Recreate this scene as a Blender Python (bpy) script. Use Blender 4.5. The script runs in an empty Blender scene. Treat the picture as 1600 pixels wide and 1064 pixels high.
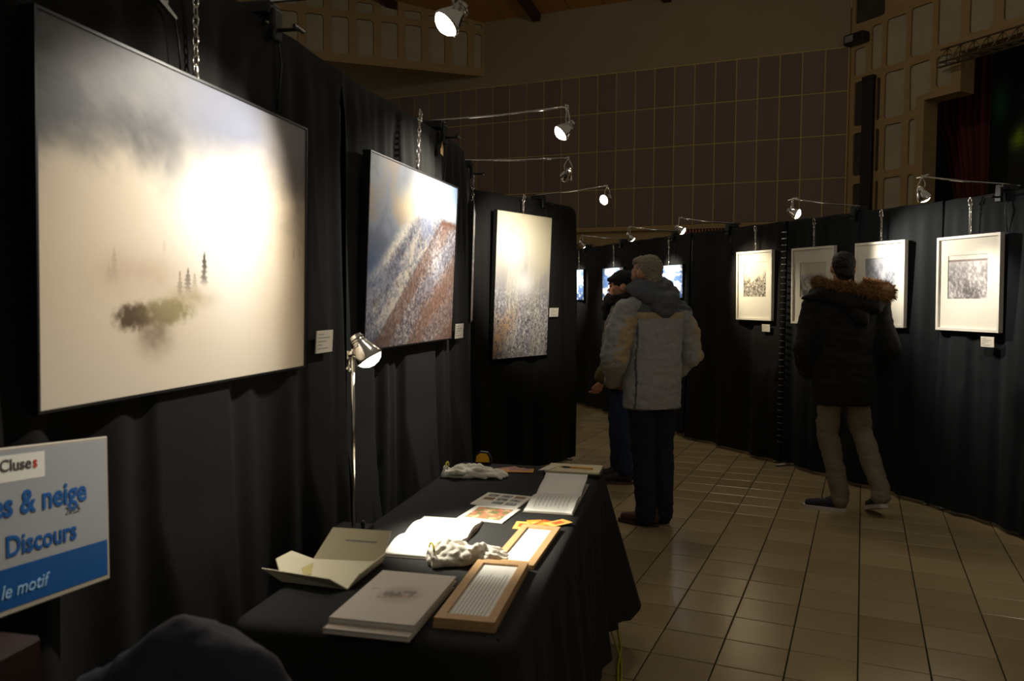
import bpy, bmesh, math, random
import numpy as np
from mathutils import Vector, Matrix, noise as mnoise
R = math.radians
random.seed(7)
scene = bpy.context.scene
C = scene.collection

# ------------------------------------------------------------------ camera, world, exposure
F_PX, PITCH, ROLL, CAM_H = 1245.0, 0.052, 0.006, 1.45
cam_data = bpy.data.cameras.new('camera')
cam = bpy.data.objects.new('camera', cam_data); C.objects.link(cam)
cam_data.sensor_width = 23.5
cam_data.lens = F_PX / 1600 * 23.5
cam_data.clip_start = 0.05; cam_data.clip_end = 100
cam_data.dof.use_dof = True; cam_data.dof.focus_distance = 6.0; cam_data.dof.aperture_fstop = 3.5
cam.matrix_world = Matrix.Translation((0, 0, CAM_H)) @ Matrix.Rotation(math.pi/2 - PITCH, 4, 'X') @ Matrix.Rotation(ROLL, 4, 'Z')
scene.camera = cam

world = bpy.data.worlds.new('hall_ambient'); scene.world = world; world.use_nodes = True
bg = world.node_tree.nodes['Background']
bg.inputs['Color'].default_value = (1.0, 0.89, 0.72, 1); bg.inputs['Strength'].default_value = 0.12
vs = scene.view_settings
vs.view_transform = 'Standard'; vs.look = 'None'; vs.exposure = 0.0; vs.gamma = 1.0; vs.use_curve_mapping = False
SPOT_W = 85.0; FILL_W = 72.0

# ------------------------------------------------------------------ materials
def lin(c):
    c = np.asarray(c, float) / 255.0
    return np.where(c <= 0.04045, c / 12.92, ((c + 0.055) / 1.055) ** 2.4)
def lin3(c):
    return tuple(float(v) for v in lin(c))
MATS = {}
def mat(name, rgb, rough=0.6, metal=0.0, spec=0.4, var=0.0, scale=8.0, bump=0.0, bscale=60.0, stretch=(1, 1, 1), sheen=0.0, rvar=0.0):
    """procedural principled material; rgb in sRGB 0-255; noise varies the colour, a second noise gives relief"""
    if name in MATS: return MATS[name]
    m = bpy.data.materials.new(name); m.use_nodes = True
    nt = m.node_tree; b = nt.nodes['Principled BSDF']
    col = lin3(rgb)
    b.inputs['Base Color'].default_value = (*col, 1)
    b.inputs['Roughness'].default_value = rough; b.inputs['Metallic'].default_value = metal
    b.inputs['Specular IOR Level'].default_value = spec
    if sheen: b.inputs['Sheen Weight'].default_value = sheen
    tc = nt.nodes.new('ShaderNodeTexCoord'); mp = nt.nodes.new('ShaderNodeMapping')
    nt.links.new(tc.outputs['Object'], mp.inputs['Vector']); mp.inputs['Scale'].default_value = stretch
    if var or rvar:
        n = nt.nodes.new('ShaderNodeTexNoise'); n.inputs['Scale'].default_value = scale; n.inputs['Detail'].default_value = 5
        nt.links.new(mp.outputs['Vector'], n.inputs['Vector'])
    if var:
        mx = nt.nodes.new('ShaderNodeMix'); mx.data_type = 'RGBA'
        mx.inputs[6].default_value = (*[v * (1 - var) for v in col], 1)
        mx.inputs[7].default_value = (*[min(1, v * (1 + var)) for v in col], 1)
        nt.links.new(n.outputs['Fac'], mx.inputs[0]); nt.links.new(mx.outputs[2], b.inputs['Base Color'])
    if rvar:
        mr = nt.nodes.new('ShaderNodeMapRange'); mr.inputs['To Min'].default_value = max(0, rough - rvar); mr.inputs['To Max'].default_value = rough + rvar
        nt.links.new(n.outputs['Fac'], mr.inputs['Value']); nt.links.new(mr.outputs['Result'], b.inputs['Roughness'])
    if bump:
        n2 = nt.nodes.new('ShaderNodeTexNoise'); n2.inputs['Scale'].default_value = bscale; n2.inputs['Detail'].default_value = 4
        nt.links.new(mp.outputs['Vector'], n2.inputs['Vector'])
        bp = nt.nodes.new('ShaderNodeBump'); bp.inputs['Strength'].default_value = bump; bp.inputs['Distance'].default_value = 0.01
        nt.links.new(n2.outputs['Fac'], bp.inputs['Height']); nt.links.new(bp.outputs['Normal'], b.inputs['Normal'])
    MATS[name] = m
    return m
def emit(name, rgb, strength):
    if name in MATS: return MATS[name]
    m = bpy.data.materials.new(name); m.use_nodes = True
    b = m.node_tree.nodes['Principled BSDF']
    b.inputs['Base Color'].default_value = (*rgb, 1)
    b.inputs['Emission Color'].default_value = (*rgb, 1); b.inputs['Emission Strength'].default_value = strength
    MATS[name] = m
    return m
def print_mat(name, rough=0.45, spec=0.3):
    """flat photographic print: colour attribute broken up with a fine grain noise"""
    if name in MATS: return MATS[name]
    m = bpy.data.materials.new(name); m.use_nodes = True
    nt = m.node_tree; b = nt.nodes['Principled BSDF']
    a = nt.nodes.new('ShaderNodeVertexColor'); a.layer_name = 'Col'
    n = nt.nodes.new('ShaderNodeTexNoise'); n.inputs['Scale'].default_value = 900
    mr = nt.nodes.new('ShaderNodeMapRange'); mr.inputs['To Min'].default_value = 0.94; mr.inputs['To Max'].default_value = 1.06
    tc = nt.nodes.new('ShaderNodeTexCoord'); nt.links.new(tc.outputs['Object'], n.inputs['Vector'])
    nt.links.new(n.outputs['Fac'], mr.inputs['Value'])
    mx = nt.nodes.new('ShaderNodeVectorMath'); mx.operation = 'SCALE'
    nt.links.new(a.outputs['Color'], mx.inputs[0]); nt.links.new(mr.outputs['Result'], mx.inputs['Scale'])
    nt.links.new(mx.outputs['Vector'], b.inputs['Base Color'])
    b.inputs['Roughness'].default_value = rough; b.inputs['Specular IOR Level'].default_value = spec
    MATS[name] = m
    return m

M_CLOTH = mat('black_cloth', (27, 26, 25), 0.9, spec=.15, var=0.25, scale=3, bump=0.25, bscale=500)
M_CLOTH2 = mat('black_cloth_cool', (27, 29, 32), 0.9, spec=.15, var=0.25, scale=3, bump=0.25, bscale=500)
M_TCLOTH = mat('black_tablecloth', (42, 42, 40), 0.9, spec=.2, var=0.2, scale=3, bump=0.3, bscale=600)
M_CHROME = mat('chrome', (215, 210, 200), 0.16, 1.0)
M_STEEL = mat('steel', (150, 148, 142), 0.32, 1.0, var=0.1)
M_BLACKPL = mat('black_plastic', (18, 18, 19), 0.45, var=0.1)
M_BLACKFR = mat('black_frame', (20, 19, 19), 0.4, var=0.1)
M_WHITEFR = mat('white_frame', (226, 220, 206), 0.4, var=0.04, scale=20, bump=0.05)
M_MATBOARD = mat('mat_board', (226, 220, 204), 0.8, var=0.03, scale=6, bump=0.05, bscale=300)
M_CARD = mat('white_card', (222, 214, 196), 0.7, var=0.04, scale=20)
M_PAPER = mat('white_paper', (228, 226, 216), 0.7, var=0.03, scale=15)
M_INK = mat('ink', (70, 68, 66), 0.8)
M_LIGHTINK = mat('light_ink', (150, 148, 142), 0.8)
M_PRINT = print_mat('photo_print')
M_BULB = emit('bulb_glow', (1.0, 0.93, 0.80), 40.0)

# ------------------------------------------------------------------ geometry helpers
class G:
    def __init__(s): s.v = []; s.f = []; s.m = []
    def add(s, vs, fs, mi=0, M=None):
        o = len(s.v)
        s.v += [tuple((M @ Vector(p))) if M is not None else tuple(p) for p in vs]
        s.f += [tuple(i + o for i in f) for f in fs]; s.m += [mi] * len(fs)
        return s
    def box(s, x0, x1, y0, y1, z0, z1, mi=0, M=None):
        vs = [(x0, y0, z0), (x1, y0, z0), (x1, y1, z0), (x0, y1, z0), (x0, y0, z1), (x1, y0, z1), (x1, y1, z1), (x0, y1, z1)]
        return s.add(vs, [(0, 3, 2, 1), (4, 5, 6, 7), (0, 1, 5, 4), (1, 2, 6, 5), (2, 3, 7, 6), (3, 0, 4, 7)], mi, M)
    def bbox(s, x0, x1, y0, y1, z0, z1, b=0.003, mi=0, M=None):
        """box with bevelled vertical and top edges"""
        def ring(d, z):
            return [(x0 + d, y0 + b, z), (x0 + b, y0 + d, z), (x1 - b, y0 + d, z), (x1 - d, y0 + b, z), (x1 - d, y1 - b, z), (x1 - b, y1 - d, z), (x0 + b, y1 - d, z), (x0 + d, y1 - b, z)]
        rs = [ring(b * .6, z0), ring(0, z0 + b), ring(0, z1 - b), ring(b * .6, z1)]
        vs = sum(rs, []); fs = []
        for k in range(3):
            for i in range(8):
                j = (i + 1) % 8
                fs.append((k * 8 + i, k * 8 + j, k * 8 + 8 + j, k * 8 + 8 + i))
        fs += [tuple(range(7, -1, -1)), tuple(range(24, 32))]
        return s.add(vs, fs, mi, M)
    def prism(s, poly, y0, y1, mi=0, M=None):
        """polygon in x,z extruded along y"""
        n = len(poly)
        vs = [(x, y0, z) for x, z in poly] + [(x, y1, z) for x, z in poly]
        fs = [tuple(range(n)), tuple(range(2 * n - 1, n - 1, -1))] + [(i, n + i, n + (i + 1) % n, (i + 1) % n) for i in range(n)]
        return s.add(vs, fs, mi, M)
    def zprism(s, poly, z0, z1, mi=0, M=None):
        n = len(poly)
        vs = [(x, y, z0) for x, y in poly] + [(x, y, z1) for x, y in poly]
        fs = [tuple(range(n - 1, -1, -1)), tuple(range(n, 2 * n))] + [(i, (i + 1) % n, n + (i + 1) % n, n + i) for i in range(n)]
        return s.add(vs, fs, mi, M)
    def tube(s, path, r, seg=8, mi=0, closed=False, M=None):
        P = [Vector(p) for p in path]; n = len(P)
        rs = r if isinstance(r, (list, tuple)) else [r] * n
        up = None; vs = []
        for i, p in enumerate(P):
            if closed: t = P[(i + 1) % n] - P[i - 1]
            else: t = P[min(i + 1, n - 1)] - P[max(i - 1, 0)]
            t.normalize()
            if up is None:
                up = Vector((0, 0, 1)) if abs(t.z) < .9 else Vector((1, 0, 0))
            a = (up - t * up.dot(t)).normalized(); b = t.cross(a); up = a
            for k in range(seg):
                w = 2 * math.pi * k / seg
                vs.append(p + (a * math.cos(w) + b * math.sin(w)) * rs[i])
        fs = []
        for i in range(n if closed else n - 1):
            j = (i + 1) % n
            for k in range(seg):
                l = (k + 1) % seg
                fs.append((i * seg + k, i * seg + l, j * seg + l, j * seg + k))
        if not closed: fs += [tuple(range(seg - 1, -1, -1)), tuple(range((n - 1) * seg, n * seg))]
        return s.add(vs, fs, mi, M)
    def lathe(s, prof, seg=20, mi=0, M=None, cap=True):
        """profile of (radius, z) turned round z"""
        n = len(prof); vs = []; fs = []
        for r, z in prof:
            for k in range(seg):
                w = 2 * math.pi * k / seg; vs.append((r * math.cos(w), r * math.sin(w), z))
        for i in range(n - 1):
            for k in range(seg):
                l = (k + 1) % seg; fs.append((i * seg + k, i * seg + l, (i + 1) * seg + l, (i + 1) * seg + k))
        if cap: fs += [tuple(range(seg - 1, -1, -1)), tuple(range((n - 1) * seg, n * seg))]
        return s.add(vs, fs, mi, M)
    def ball(s, c, r, seg=14, rings=9, mi=0, M=None):
        rx, ry, rz = r if isinstance(r, (tuple, list)) else (r, r, r)
        vs = [(c[0], c[1], c[2] - rz)]; fs = []
        for i in range(1, rings):
            a = math.pi * i / rings - math.pi / 2
            for k in range(seg):
                w = 2 * math.pi * k / seg
                vs.append((c[0] + rx * math.cos(a) * math.cos(w), c[1] + ry * math.cos(a) * math.sin(w), c[2] + rz * math.sin(a)))
        vs.append((c[0], c[1], c[2] + rz)); T = len(vs) - 1
        for k in range(seg):
            l = (k + 1) % seg
            fs.append((0, 1 + l, 1 + k)); fs.append((T, T - seg + k, T - seg + l))
            for i in range(rings - 2):
                o = 1 + i * seg; fs.append((o + k, o + l, o + seg + l, o + seg + k))
        return s.add(vs, fs, mi, M)
    def limb(s, pts):
        """tapered capsule chain; pts are (x, y, z, r)"""
        for p in pts: s.ball(p[:3], p[3], 12, 8)
        for a, b in zip(pts, pts[1:]): s.tube([a[:3], b[:3]], [a[3] * .97, b[3] * .97], 12)
        return s
    def loft(s, rings, seg=24):
        """closed stack of horizontal ellipses (cx, cy, z, rx, ry, yaw)"""
        vs = []; fs = []; n = len(rings)
        for r in rings:
            cx, cy, z, rx, ry = r[:5]; yw = r[5] if len(r) > 5 else 0
            for k in range(seg):
                w = 2 * math.pi * k / seg; x, y = rx * math.cos(w), ry * math.sin(w)
                vs.append((cx + x * math.cos(yw) - y * math.sin(yw), cy + x * math.sin(yw) + y * math.cos(yw), z))
        for i in range(n - 1):
            for k in range(seg):
                l = (k + 1) % seg; fs.append((i * seg + k, i * seg + l, (i + 1) * seg + l, (i + 1) * seg + k))
        fs += [tuple(range(seg - 1, -1, -1)), tuple(range((n - 1) * seg, n * seg))]
        return s.add(vs, fs)
    def sheet(s, fn, nu, nv, mi=0, cu=False):
        """grid surface fn(u, v) with u, v in 0..1"""
        vs = [fn(i / nu, j / nv) for j in range(nv + 1) for i in range(nu + (0 if cu else 1))]
        w = nu + (0 if cu else 1); fs = []
        for j in range(nv):
            for i in range(nu):
                k = (i + 1) % w; fs.append((j * w + i, j * w + k, (j + 1) * w + k, (j + 1) * w + i))
        return s.add(vs, fs, mi)
    def mesh(s, name):
        me = bpy.data.meshes.new(name); me.from_pydata(s.v, [], s.f); me.polygons.foreach_set('material_index', s.m); me.update()
        return me
    def build(s, name, m, parent=None, smooth=False, world=False):
        me = s.mesh(name)
        return put(name, me, m, parent, smooth, world)

def put(name, me, m, parent=None, smooth=False, world=False):
    for x in (m if isinstance(m, (list, tuple)) else [m]): me.materials.append(x)
    if smooth: me.polygons.foreach_set('use_smooth', [True] * len(me.polygons))
    o = bpy.data.objects.new(name, me); C.objects.link(o)
    if parent is not None:
        o.parent = parent
        if world:
            W = parent.matrix_basis.copy()
            if parent.parent: W = parent.parent.matrix_basis @ W
            me.transform(W.inverted())
    return o
def tag(o, label=None, cat=None, group=None, kind=None):
    if label: o['label'] = label
    if cat: o['category'] = cat
    if group: o['group'] = group
    if kind: o['kind'] = kind
    return o
def thing(name, label, cat, loc=(0, 0, 0), rotz=0, group=None, rotx=0):
    o = bpy.data.objects.new(name, None); C.objects.link(o)
    o.empty_display_size = 0.05
    o.location = loc; o.rotation_euler = (rotx, 0, rotz)
    return tag(o, label, cat, group)
def struct(o): return tag(o, kind='structure')
def copy_obj(src, parent, loc, rotz=None, name=None):
    c = src.copy(); C.objects.link(c); c.parent = parent; c.location = loc
    if rotz is not None: c.rotation_euler = (0, 0, rotz)
    return c
def rrect(x0, x1, z0, z1, r, n=4):
    r = min(r, (x1 - x0) * .48, (z1 - z0) * .48); P = []
    for cx, cz, a0 in ((x1 - r, z1 - r, 0), (x0 + r, z1 - r, 90), (x0 + r, z0 + r, 180), (x1 - r, z0 + r, 270)):
        for k in range(n + 1):
            a = R(a0 + 90 * k / n); P.append((cx + r * math.cos(a), cz + r * math.sin(a)))
    return P
def plate(outer, holes, y0, depth):
    """flat front at y0 with real openings; walls go back by depth"""
    bm = bmesh.new(); loops = []
    for L in [outer] + holes:
        vsx = [bm.verts.new((x, y0, z)) for x, z in L]
        loops.append(vsx)
        for a, b in zip(vsx, vsx[1:] + vsx[:1]): bm.edges.new((a, b))
    bmesh.ops.triangle_fill(bm, use_beauty=True, use_dissolve=False, edges=bm.edges[:])
    for L in loops:
        back = [bm.verts.new((v.co.x, y0 + depth, v.co.z)) for v in L]
        for i in range(len(L)):
            j = (i + 1) % len(L)
            bm.faces.new((L[i], L[j], back[j], back[i]))
    bmesh.ops.recalc_face_normals(bm, faces=bm.faces[:])
    me = bpy.data.meshes.new('plate'); bm.to_mesh(me); bm.free()
    return me
def text_mesh(txt, size, bold=0.0, shear=0.0, extrude=0.0006):
    cu = bpy.data.curves.new('t', 'FONT'); cu.body = txt; cu.size = size; cu.offset = bold * size; cu.shear = shear; cu.extrude = extrude
    cu.resolution_u = 3
    o = bpy.data.objects.new('t', cu); C.objects.link(o)
    bpy.context.view_layer.update()
    me = bpy.data.meshes.new_from_object(o.evaluated_get(bpy.context.evaluated_depsgraph_get()))
    bpy.data.objects.remove(o); bpy.data.curves.remove(cu)
    me.materials.clear()
    return me

# ------------------------------------------------------------------ painted prints (numpy noise -> colour attribute)
def vnoise(x, y, seed):
    rs = np.random.RandomState(seed); T = rs.rand(64, 64)
    xi = np.floor(x).astype(int); yi = np.floor(y).astype(int); fx = x - xi; fy = y - yi
    fx = fx * fx * (3 - 2 * fx); fy = fy * fy * (3 - 2 * fy)
    a = T[yi % 64, xi % 64]; b = T[yi % 64, (xi + 1) % 64]; c = T[(yi + 1) % 64, xi % 64]; d = T[(yi + 1) % 64, (xi + 1) % 64]
    return (a * (1 - fx) + b * fx) * (1 - fy) + (c * (1 - fx) + d * fx) * fy
def fbm(x, y, seed, octv=5, gain=0.55):
    t = 0; a = 1; s = 0
    for k in range(octv):
        t = t + a * vnoise(x * 2 ** k + k * 7.3, y * 2 ** k + k * 3.1, seed + k); s += a; a *= gain
    return t / s
def sm(a, b, x):
    t = np.clip((x - a) / (b - a), 0, 1); return t * t * (3 - 2 * t)
def mixc(c0, c1, t): return c0 * (1 - t[..., None]) + np.array(c1, float) * t[..., None]
def uvgrid(nu, nv):
    u = (np.arange(nu) + .5) / nu; v = (np.arange(nv) + .5) / nv
    return np.meshgrid(u, v)
def base(U, c): return np.ones(U.shape + (3,)) * np.array(c, float)
def gauss(U, V, cu, cv, su, sv): return np.exp(-(((U - cu) / su) ** 2 + ((V - cv) / sv) ** 2))

def paint_fog(U, V):
    c = base(U, (208, 192, 168))
    c = mixc(c, (216, 206, 190), sm(.35, .0, V) * .6)
    n = fbm(U * 4 + .4 * fbm(U * 6, V * 5, 50), V * 3.2, 1)
    dk = sm(.50, .80, V + .50 * (n - .5) - .22 * (U - .10)) * sm(.85, .40, U + .4 * (n - .5))
    n3 = fbm((U + .5 * V) * 7, (V - .3 * U) * 5, 44)
    c = mixc(c, (34, 34, 37), np.clip(dk * (.72 + 1.3 * (n3 - .32)), 0, .97))
    c = mixc(c, (120, 112, 104), sm(.55, .75, n) * sm(.55, .8, V) * .5 * sm(.75, .5, U))
    blue = sm(.74, .97, V + .34 * (n - .5)) * gauss(U, V, .60, .95, .25, .5)
    rt = sm(.50, .85, V + .5 * (fbm(U * 5, V * 6, 9) - .5)) * sm(.70, 1.0, U)
    c = mixc(c, (120, 112, 110), rt * .8)
    gl = np.clip(gauss(U, V, .53, .56, .24, .25) * 1.15 + .5 * gauss(U, V, .62, .30, .14, .25), 0, 1)  # pale fog plus the spotlight's hot spot, both painted into the print
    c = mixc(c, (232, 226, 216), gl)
    c = mixc(c, (104, 108, 124), np.clip(blue * 1.15, 0, .92))
    c = mixc(c, (92, 86, 84), rt * .9)
    c = mixc(c, (172, 150, 122), sm(.80, .93, U + .06 * (fbm(U * 4, V * 8, 3) - .5)) * sm(.85, .6, V) * .55)
    # the wooded hump that breaks through the fog
    h = fbm(U * 16, V * 16, 21)
    h2 = fbm(U * 60, V * 42, 29, 3, .7)
    c = mixc(c, (66, 50, 36), sm(.20, .78, gauss(U, V, .250, .232, .066, .048) * (.35 + 1.1 * h2 + .3 * (h - .5))) * .85)
    c = mixc(c, (122, 114, 72), sm(.22, .70, gauss(U, V, .355, .243, .10, .045) * (.45 + .9 * h2)) * .7)
    c = mixc(c, (116, 98, 78), np.clip(gauss(U, V, .32, .18, .05, .06) * 1.5 * (h - .1), 0, .7))
    c = mixc(c, (150, 132, 96), np.clip(gauss(U, V, .44, .285, .07, .03) * 1.5 * h, 0, .6))
    c = mixc(c, (190, 168, 146), np.clip(gauss(U, V, .26, .36, .13, .06) * (h + .1), 0, .6))
    jag = fbm(U * 70, V * 55, 33, 3, .7)
    def tree(cu, b, t, w, k, col):
        nonlocal c
        q = np.clip((V - b) / (t - b), 0, 1); inside = sm(b - .01, b + .03, V) * (V < t)
        wd = w * (1.02 - q) ** .8 * (.75 + .25 * np.sin(q * 40 + cu * 200)) + .0015
        m = sm(.0, .7, (1 - np.abs(U - cu) / wd) + 1.1 * (jag - .45)) * (np.abs(U - cu) < wd * 1.25) * inside * k * (.5 + .5 * q)
        c = mixc(c, col, m)
    tree(.493, .33, .445, .022, .95, (60, 54, 48)); tree(.43, .30, .385, .022, .75, (96, 84, 72)); tree(.400, .29, .375, .018, .6, (110, 96, 82))
    tree(.455, .31, .37, .02, .5, (130, 116, 100)); tree(.19, .33, .43, .02, .4, (150, 130, 112)); tree(.175, .32, .39, .016, .3, (160, 140, 120))
    tree(.345, .42, .47, .012, .3, (170, 150, 140)); tree(.93, .44, .50, .01, .5, (120, 104, 90)); tree(.965, .45, .50, .008, .4, (120, 104, 90)); tree(.80, .46, .51, .02, .25, (160, 140, 120))
    return c
def paint_mountain(U, V):
    n = fbm(U * 5, V * 4, 3)
    c = base(U, (120, 128, 146))
    c = mixc(c, (150, 128, 104), sm(.45, .7, n) * sm(.7, .1, U))
    c = mixc(c, (84, 88, 100), sm(.50, .30, n) * sm(.6, .0, U) * .8)
    c = mixc(c, (140, 170, 205), sm(.6, 1, U) * .6)
    c = mixc(c, (252, 246, 232), np.clip(gauss(U, V, .60, .86, .17, .15) * 1.5, 0, 1))
    c = mixc(c, (235, 210, 165), np.clip(gauss(U, V, .42, .78, .16, .10) * .8, 0, .8))
    c = mixc(c, (235, 212, 170), np.clip(gauss(U, V, .90, .82, .10, .06) * .7, 0, .7))
    tx = fbm(U * 26 + V * 10, V * 22 - U * 6, 5, 4, .7); tf = fbm(U * 70, V * 60, 8, 3, .8)
    st = fbm((U - V) * 9, (U + V) * 3, 11, 4)
    # far slope: frosted, blue in the shade, pale gold where the sun grazes it
    c = mixc(c, (62, 78, 112), gauss(U, V, .0, .42, .22, .14) * .9)
    r1 = .36 + .80 * U * sm(-.2, .3, U) - 1.05 * np.clip(U - .58, 0, 1) + .05 * (tx - .5)
    m1 = sm(.05, -.03, V - r1)
    snow = base(U, (132, 132, 142)); snow = mixc(snow, (196, 186, 172), sm(.45, .70, st * .6 + tf * .4)); snow = mixc(snow, (74, 76, 92), sm(.50, .34, st * .5 + tf * .5) * .85)
    snow = mixc(snow, (104, 84, 72), sm(.55, .8, tx) * .6); snow = mixc(snow, (70, 84, 122), gauss(U, V, .02, .40, .16, .16) * .6)
    c = c * (1 - m1[..., None]) + snow * m1[..., None]
    c = mixc(c, (246, 236, 214), np.clip(gauss(V - r1, U, .0, .35, .05, .3) * .6 * (.4 + tf), 0, .7))
    c = mixc(c, (244, 242, 240), np.clip(gauss(U, V, .60, .82, .13, .10), 0, .85))
    c = mixc(c, (120, 132, 166), np.clip(gauss(U, V, .60, .70, .08, .07) * 1.2 * (1.1 - tf), 0, .6))
    # near flank: brown larch bands between hoar-frosted trees, ridge falling to the left
    r2 = .755 - 1.02 * np.clip(.80 - U, 0, 1) + .03 * (tx - .5)
    m2 = sm(.02, -.012, V - r2)
    fl = base(U, (128, 122, 126)); fl = mixc(fl, (190, 184, 182), sm(.52, .72, tf)); fl = mixc(fl, (64, 62, 70), sm(.46, .28, tf) * .8)
    band = np.sin((V - U * .95) * 17 + 2.6 * (tx - .5) + 3.6 + 3.5 * (fbm(U * 4, V * 4, 55) - .5))
    fl = mixc(fl, (118, 84, 68), sm(-.1, .8, band) * .62 * (.45 + .8 * tx)); fl = mixc(fl, (146, 102, 78), gauss(U, V, .85, .2, .35, .25) * .45 * (.5 + tf))
    fl = mixc(fl, (110, 120, 152), sm(.2, .9, -band) * .45 * gauss(U, V, .7, .5, .3, .3)); fl = mixc(fl, (222, 222, 228), np.clip(gauss(U, V, .74, .50, .10, .12) * 1.2 * tf, 0, .75))
    fl = mixc(fl, (74, 60, 54), sm(.55, .0, U + V) * .6)
    fl = mixc(fl, (92, 62, 48), np.clip(gauss(V - r2, U * 0, 0, 0, .03, 1), 0, 1) * sm(.55, .8, U) * .85)
    c = c * (1 - m2[..., None]) + fl * m2[..., None]
    return c
def paint_forest(U, V):
    c = base(U, (196, 184, 154)); n = fbm(U * 3, V * 5, 13)
    c = mixc(c, (150, 136, 104), sm(.55, .7, n) * sm(.7, 1, V) * .5); c = mixc(c, (250, 246, 232), np.clip(gauss(U, V, .35, .72, .4, .22), 0, 1) * .8)
    tv = fbm(U * 34, V * 14, 17, 4, .75); tf = fbm(U * 60, V * 70, 19, 3, .8)
    up = sm(.75, .35, V + .25 * (n - .5)) * .55 + sm(.45, .60, fbm(U * 8, V * 2.2, 23)) * sm(.88, .55, V) * .35
    c = mixc(c, (150, 146, 150), np.clip(up * (.5 + tv), 0, 1)); c = mixc(c, (232, 230, 226), sm(.55, .75, tf) * sm(.6, .35, V) * .8)
    c = mixc(c, (52, 54, 62), sm(.46, .28, tf) * sm(.55, .2, V + .2 * (n - .5)) * .85)
    c = mixc(c, (120, 116, 128), sm(.55, .35, tv) * sm(.7, .4, V) * .45)
    dg = gauss(V - .8 * U, U, .06, .2, .12, .35) + gauss(U, V, .06, .27, .1, .08) * .6
    c = mixc(c, (178, 126, 74), np.clip(dg * sm(.46, .1, V) * (2.6 * tf - .75), 0, .85) * sm(.75, .4, U))
    c = mixc(c, (250, 248, 244), np.clip(gauss(U, V, .52, .52, .2, .1) * .8, 0, .9))
    return c
def paint_frosted(seed, lo=(128, 122, 122), hi=(206, 202, 200), sky=None, dark=(84, 78, 78), band=None, diag=0.0):
    def f(U, V):
        tf = fbm(U * 22 + V * 4, V * 16, seed, 3, .6); n = fbm(U * 5 + diag * V * 4, V * 3.2, seed + 9, 4)
        c = mixc(base(U, lo), hi, sm(.3, .75, tf * .55 + n * .45)); c = mixc(c, dark, sm(.56, .32, n + .22 * (tf - .5)) * sm(.62, .12, V) * .85)
        c = mixc(c, (208, 206, 206), sm(.55, .95, V) * .45)
        if diag: c = mixc(c, (222, 222, 226), gauss(U - .55 - .5 * (V - .5), V * 0, 0, 0, .09, 1) * .7)
        if sky is not None: c = mixc(c, (206, 196, 176), sm(sky - .06, sky + .06, V + .08 * (n - .5))); c = mixc(c, (170, 166, 168), gauss(U * 0, V, 0, sky, 1, .06) * .6)
        if band is not None: c = mixc(c, (120, 100, 88), sm(band - .03, band, V) * sm(band + .045, band + .03, V) * (.4 + .8 * tf)); c = mixc(c, (216, 208, 194), sm(band + .03, band + .04, V))
        return c
    return f
def paint_crag(U, V):
    tf = fbm(U * 24, V * 24, 61, 4, .8); n = fbm(U * 5, V * 4, 66)
    c = base(U, (228, 220, 196)); m = sm(.10, -.10, V - (.35 + .35 * np.abs(U - .42) * 1.4 + .45 * (n - .4)))
    c = mixc(c, (140, 134, 124), m * .8); c = mixc(c, (52, 48, 46), m * sm(.52, .3, tf) * .9); c = mixc(c, (235, 230, 214), m * sm(.55, .75, tf) * .8)
    return c
def paint_snowfield(seed):
    def f(U, V):
        n = fbm(U * 5, V * 7, seed); tf = fbm(U * 18, V * 18, seed + 3)
        c = mixc(base(U, (92, 122, 176)), (244, 244, 246), sm(.38, .58, n + .25 * (tf - .5))); c = mixc(c, (60, 84, 136), sm(.35, .0, V) * sm(.55, .35, n) * .8); c = mixc(c, (176, 196, 224), sm(.85, 1.0, V) * .6)
        return c
    return f
def paint_autumn(U, V):
    a = fbm(U * 9, V * 9, 71); b = fbm(U * 7, V * 7, 77)
    c = mixc(base(U, (196, 122, 92)), (116, 128, 78), sm(.48, .58, a)); return mixc(c, (216, 184, 140), sm(.55, .7, b))
def paint_contact(U, V):
    c = base(U, (226, 220, 204))
    for i in range(3):
        for j in range(3):
            if i == 0 and j == 0: continue
            inside = (np.abs(U - (.2 + .3 * i)) < .125) & (np.abs(V - (.2 + .3 * j)) < .11)
            n = fbm(U * 30, V * 30, 80 + i * 3 + j); warm = (i, j) in ((0, 1), (2, 2))
            c = np.where(inside[..., None], mixc(base(U, (130, 66, 36) if warm else (60, 62, 66)), (120, 110, 60) if warm else (170, 172, 176), sm(.35, .65, n)), c)
    return c
def paint_cover(U, V):
    c = base(U, (206, 194, 182)); n = fbm(U * 18, V * 14, 91)
    e = np.clip(1.25 - ((U - .52) / .27) ** 2 - ((V - .52) / .19) ** 2, 0, 1)
    c = mixc(c, (172, 156, 140), e * .8); c = mixc(c, (120, 106, 94), e * sm(.52, .38, n) * sm(.10, .03, np.abs(V - .52 - .35 * (U - .5) * .5)) * .9); c = mixc(c, (168, 110, 84), e * sm(.03, .0, np.abs(V - .47 - .2 * (U - .5))) * .6)
    c = mixc(c, (170, 160, 150), (np.abs(V - .60) < .008) * (np.abs(U - .16) < .05) * 1.0 * .8)
    return c
def paint_aurora(U, V):
    n = fbm(U * 5, V * 4, 101); c = base(U, (44, 54, 50))
    c = mixc(c, (70, 190, 110), np.clip(gauss(U, V, .11, .72, .05, .06) * (n + .2), 0, .7)); c = mixc(c, (150, 190, 50), np.clip(gauss(U, V, .235, .605, .05, .035) * (n + .5), 0, .9))
    return mixc(c, (58, 46, 34), gauss(U, V, .2, .5, .2, .05) * .9 * n)

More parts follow.
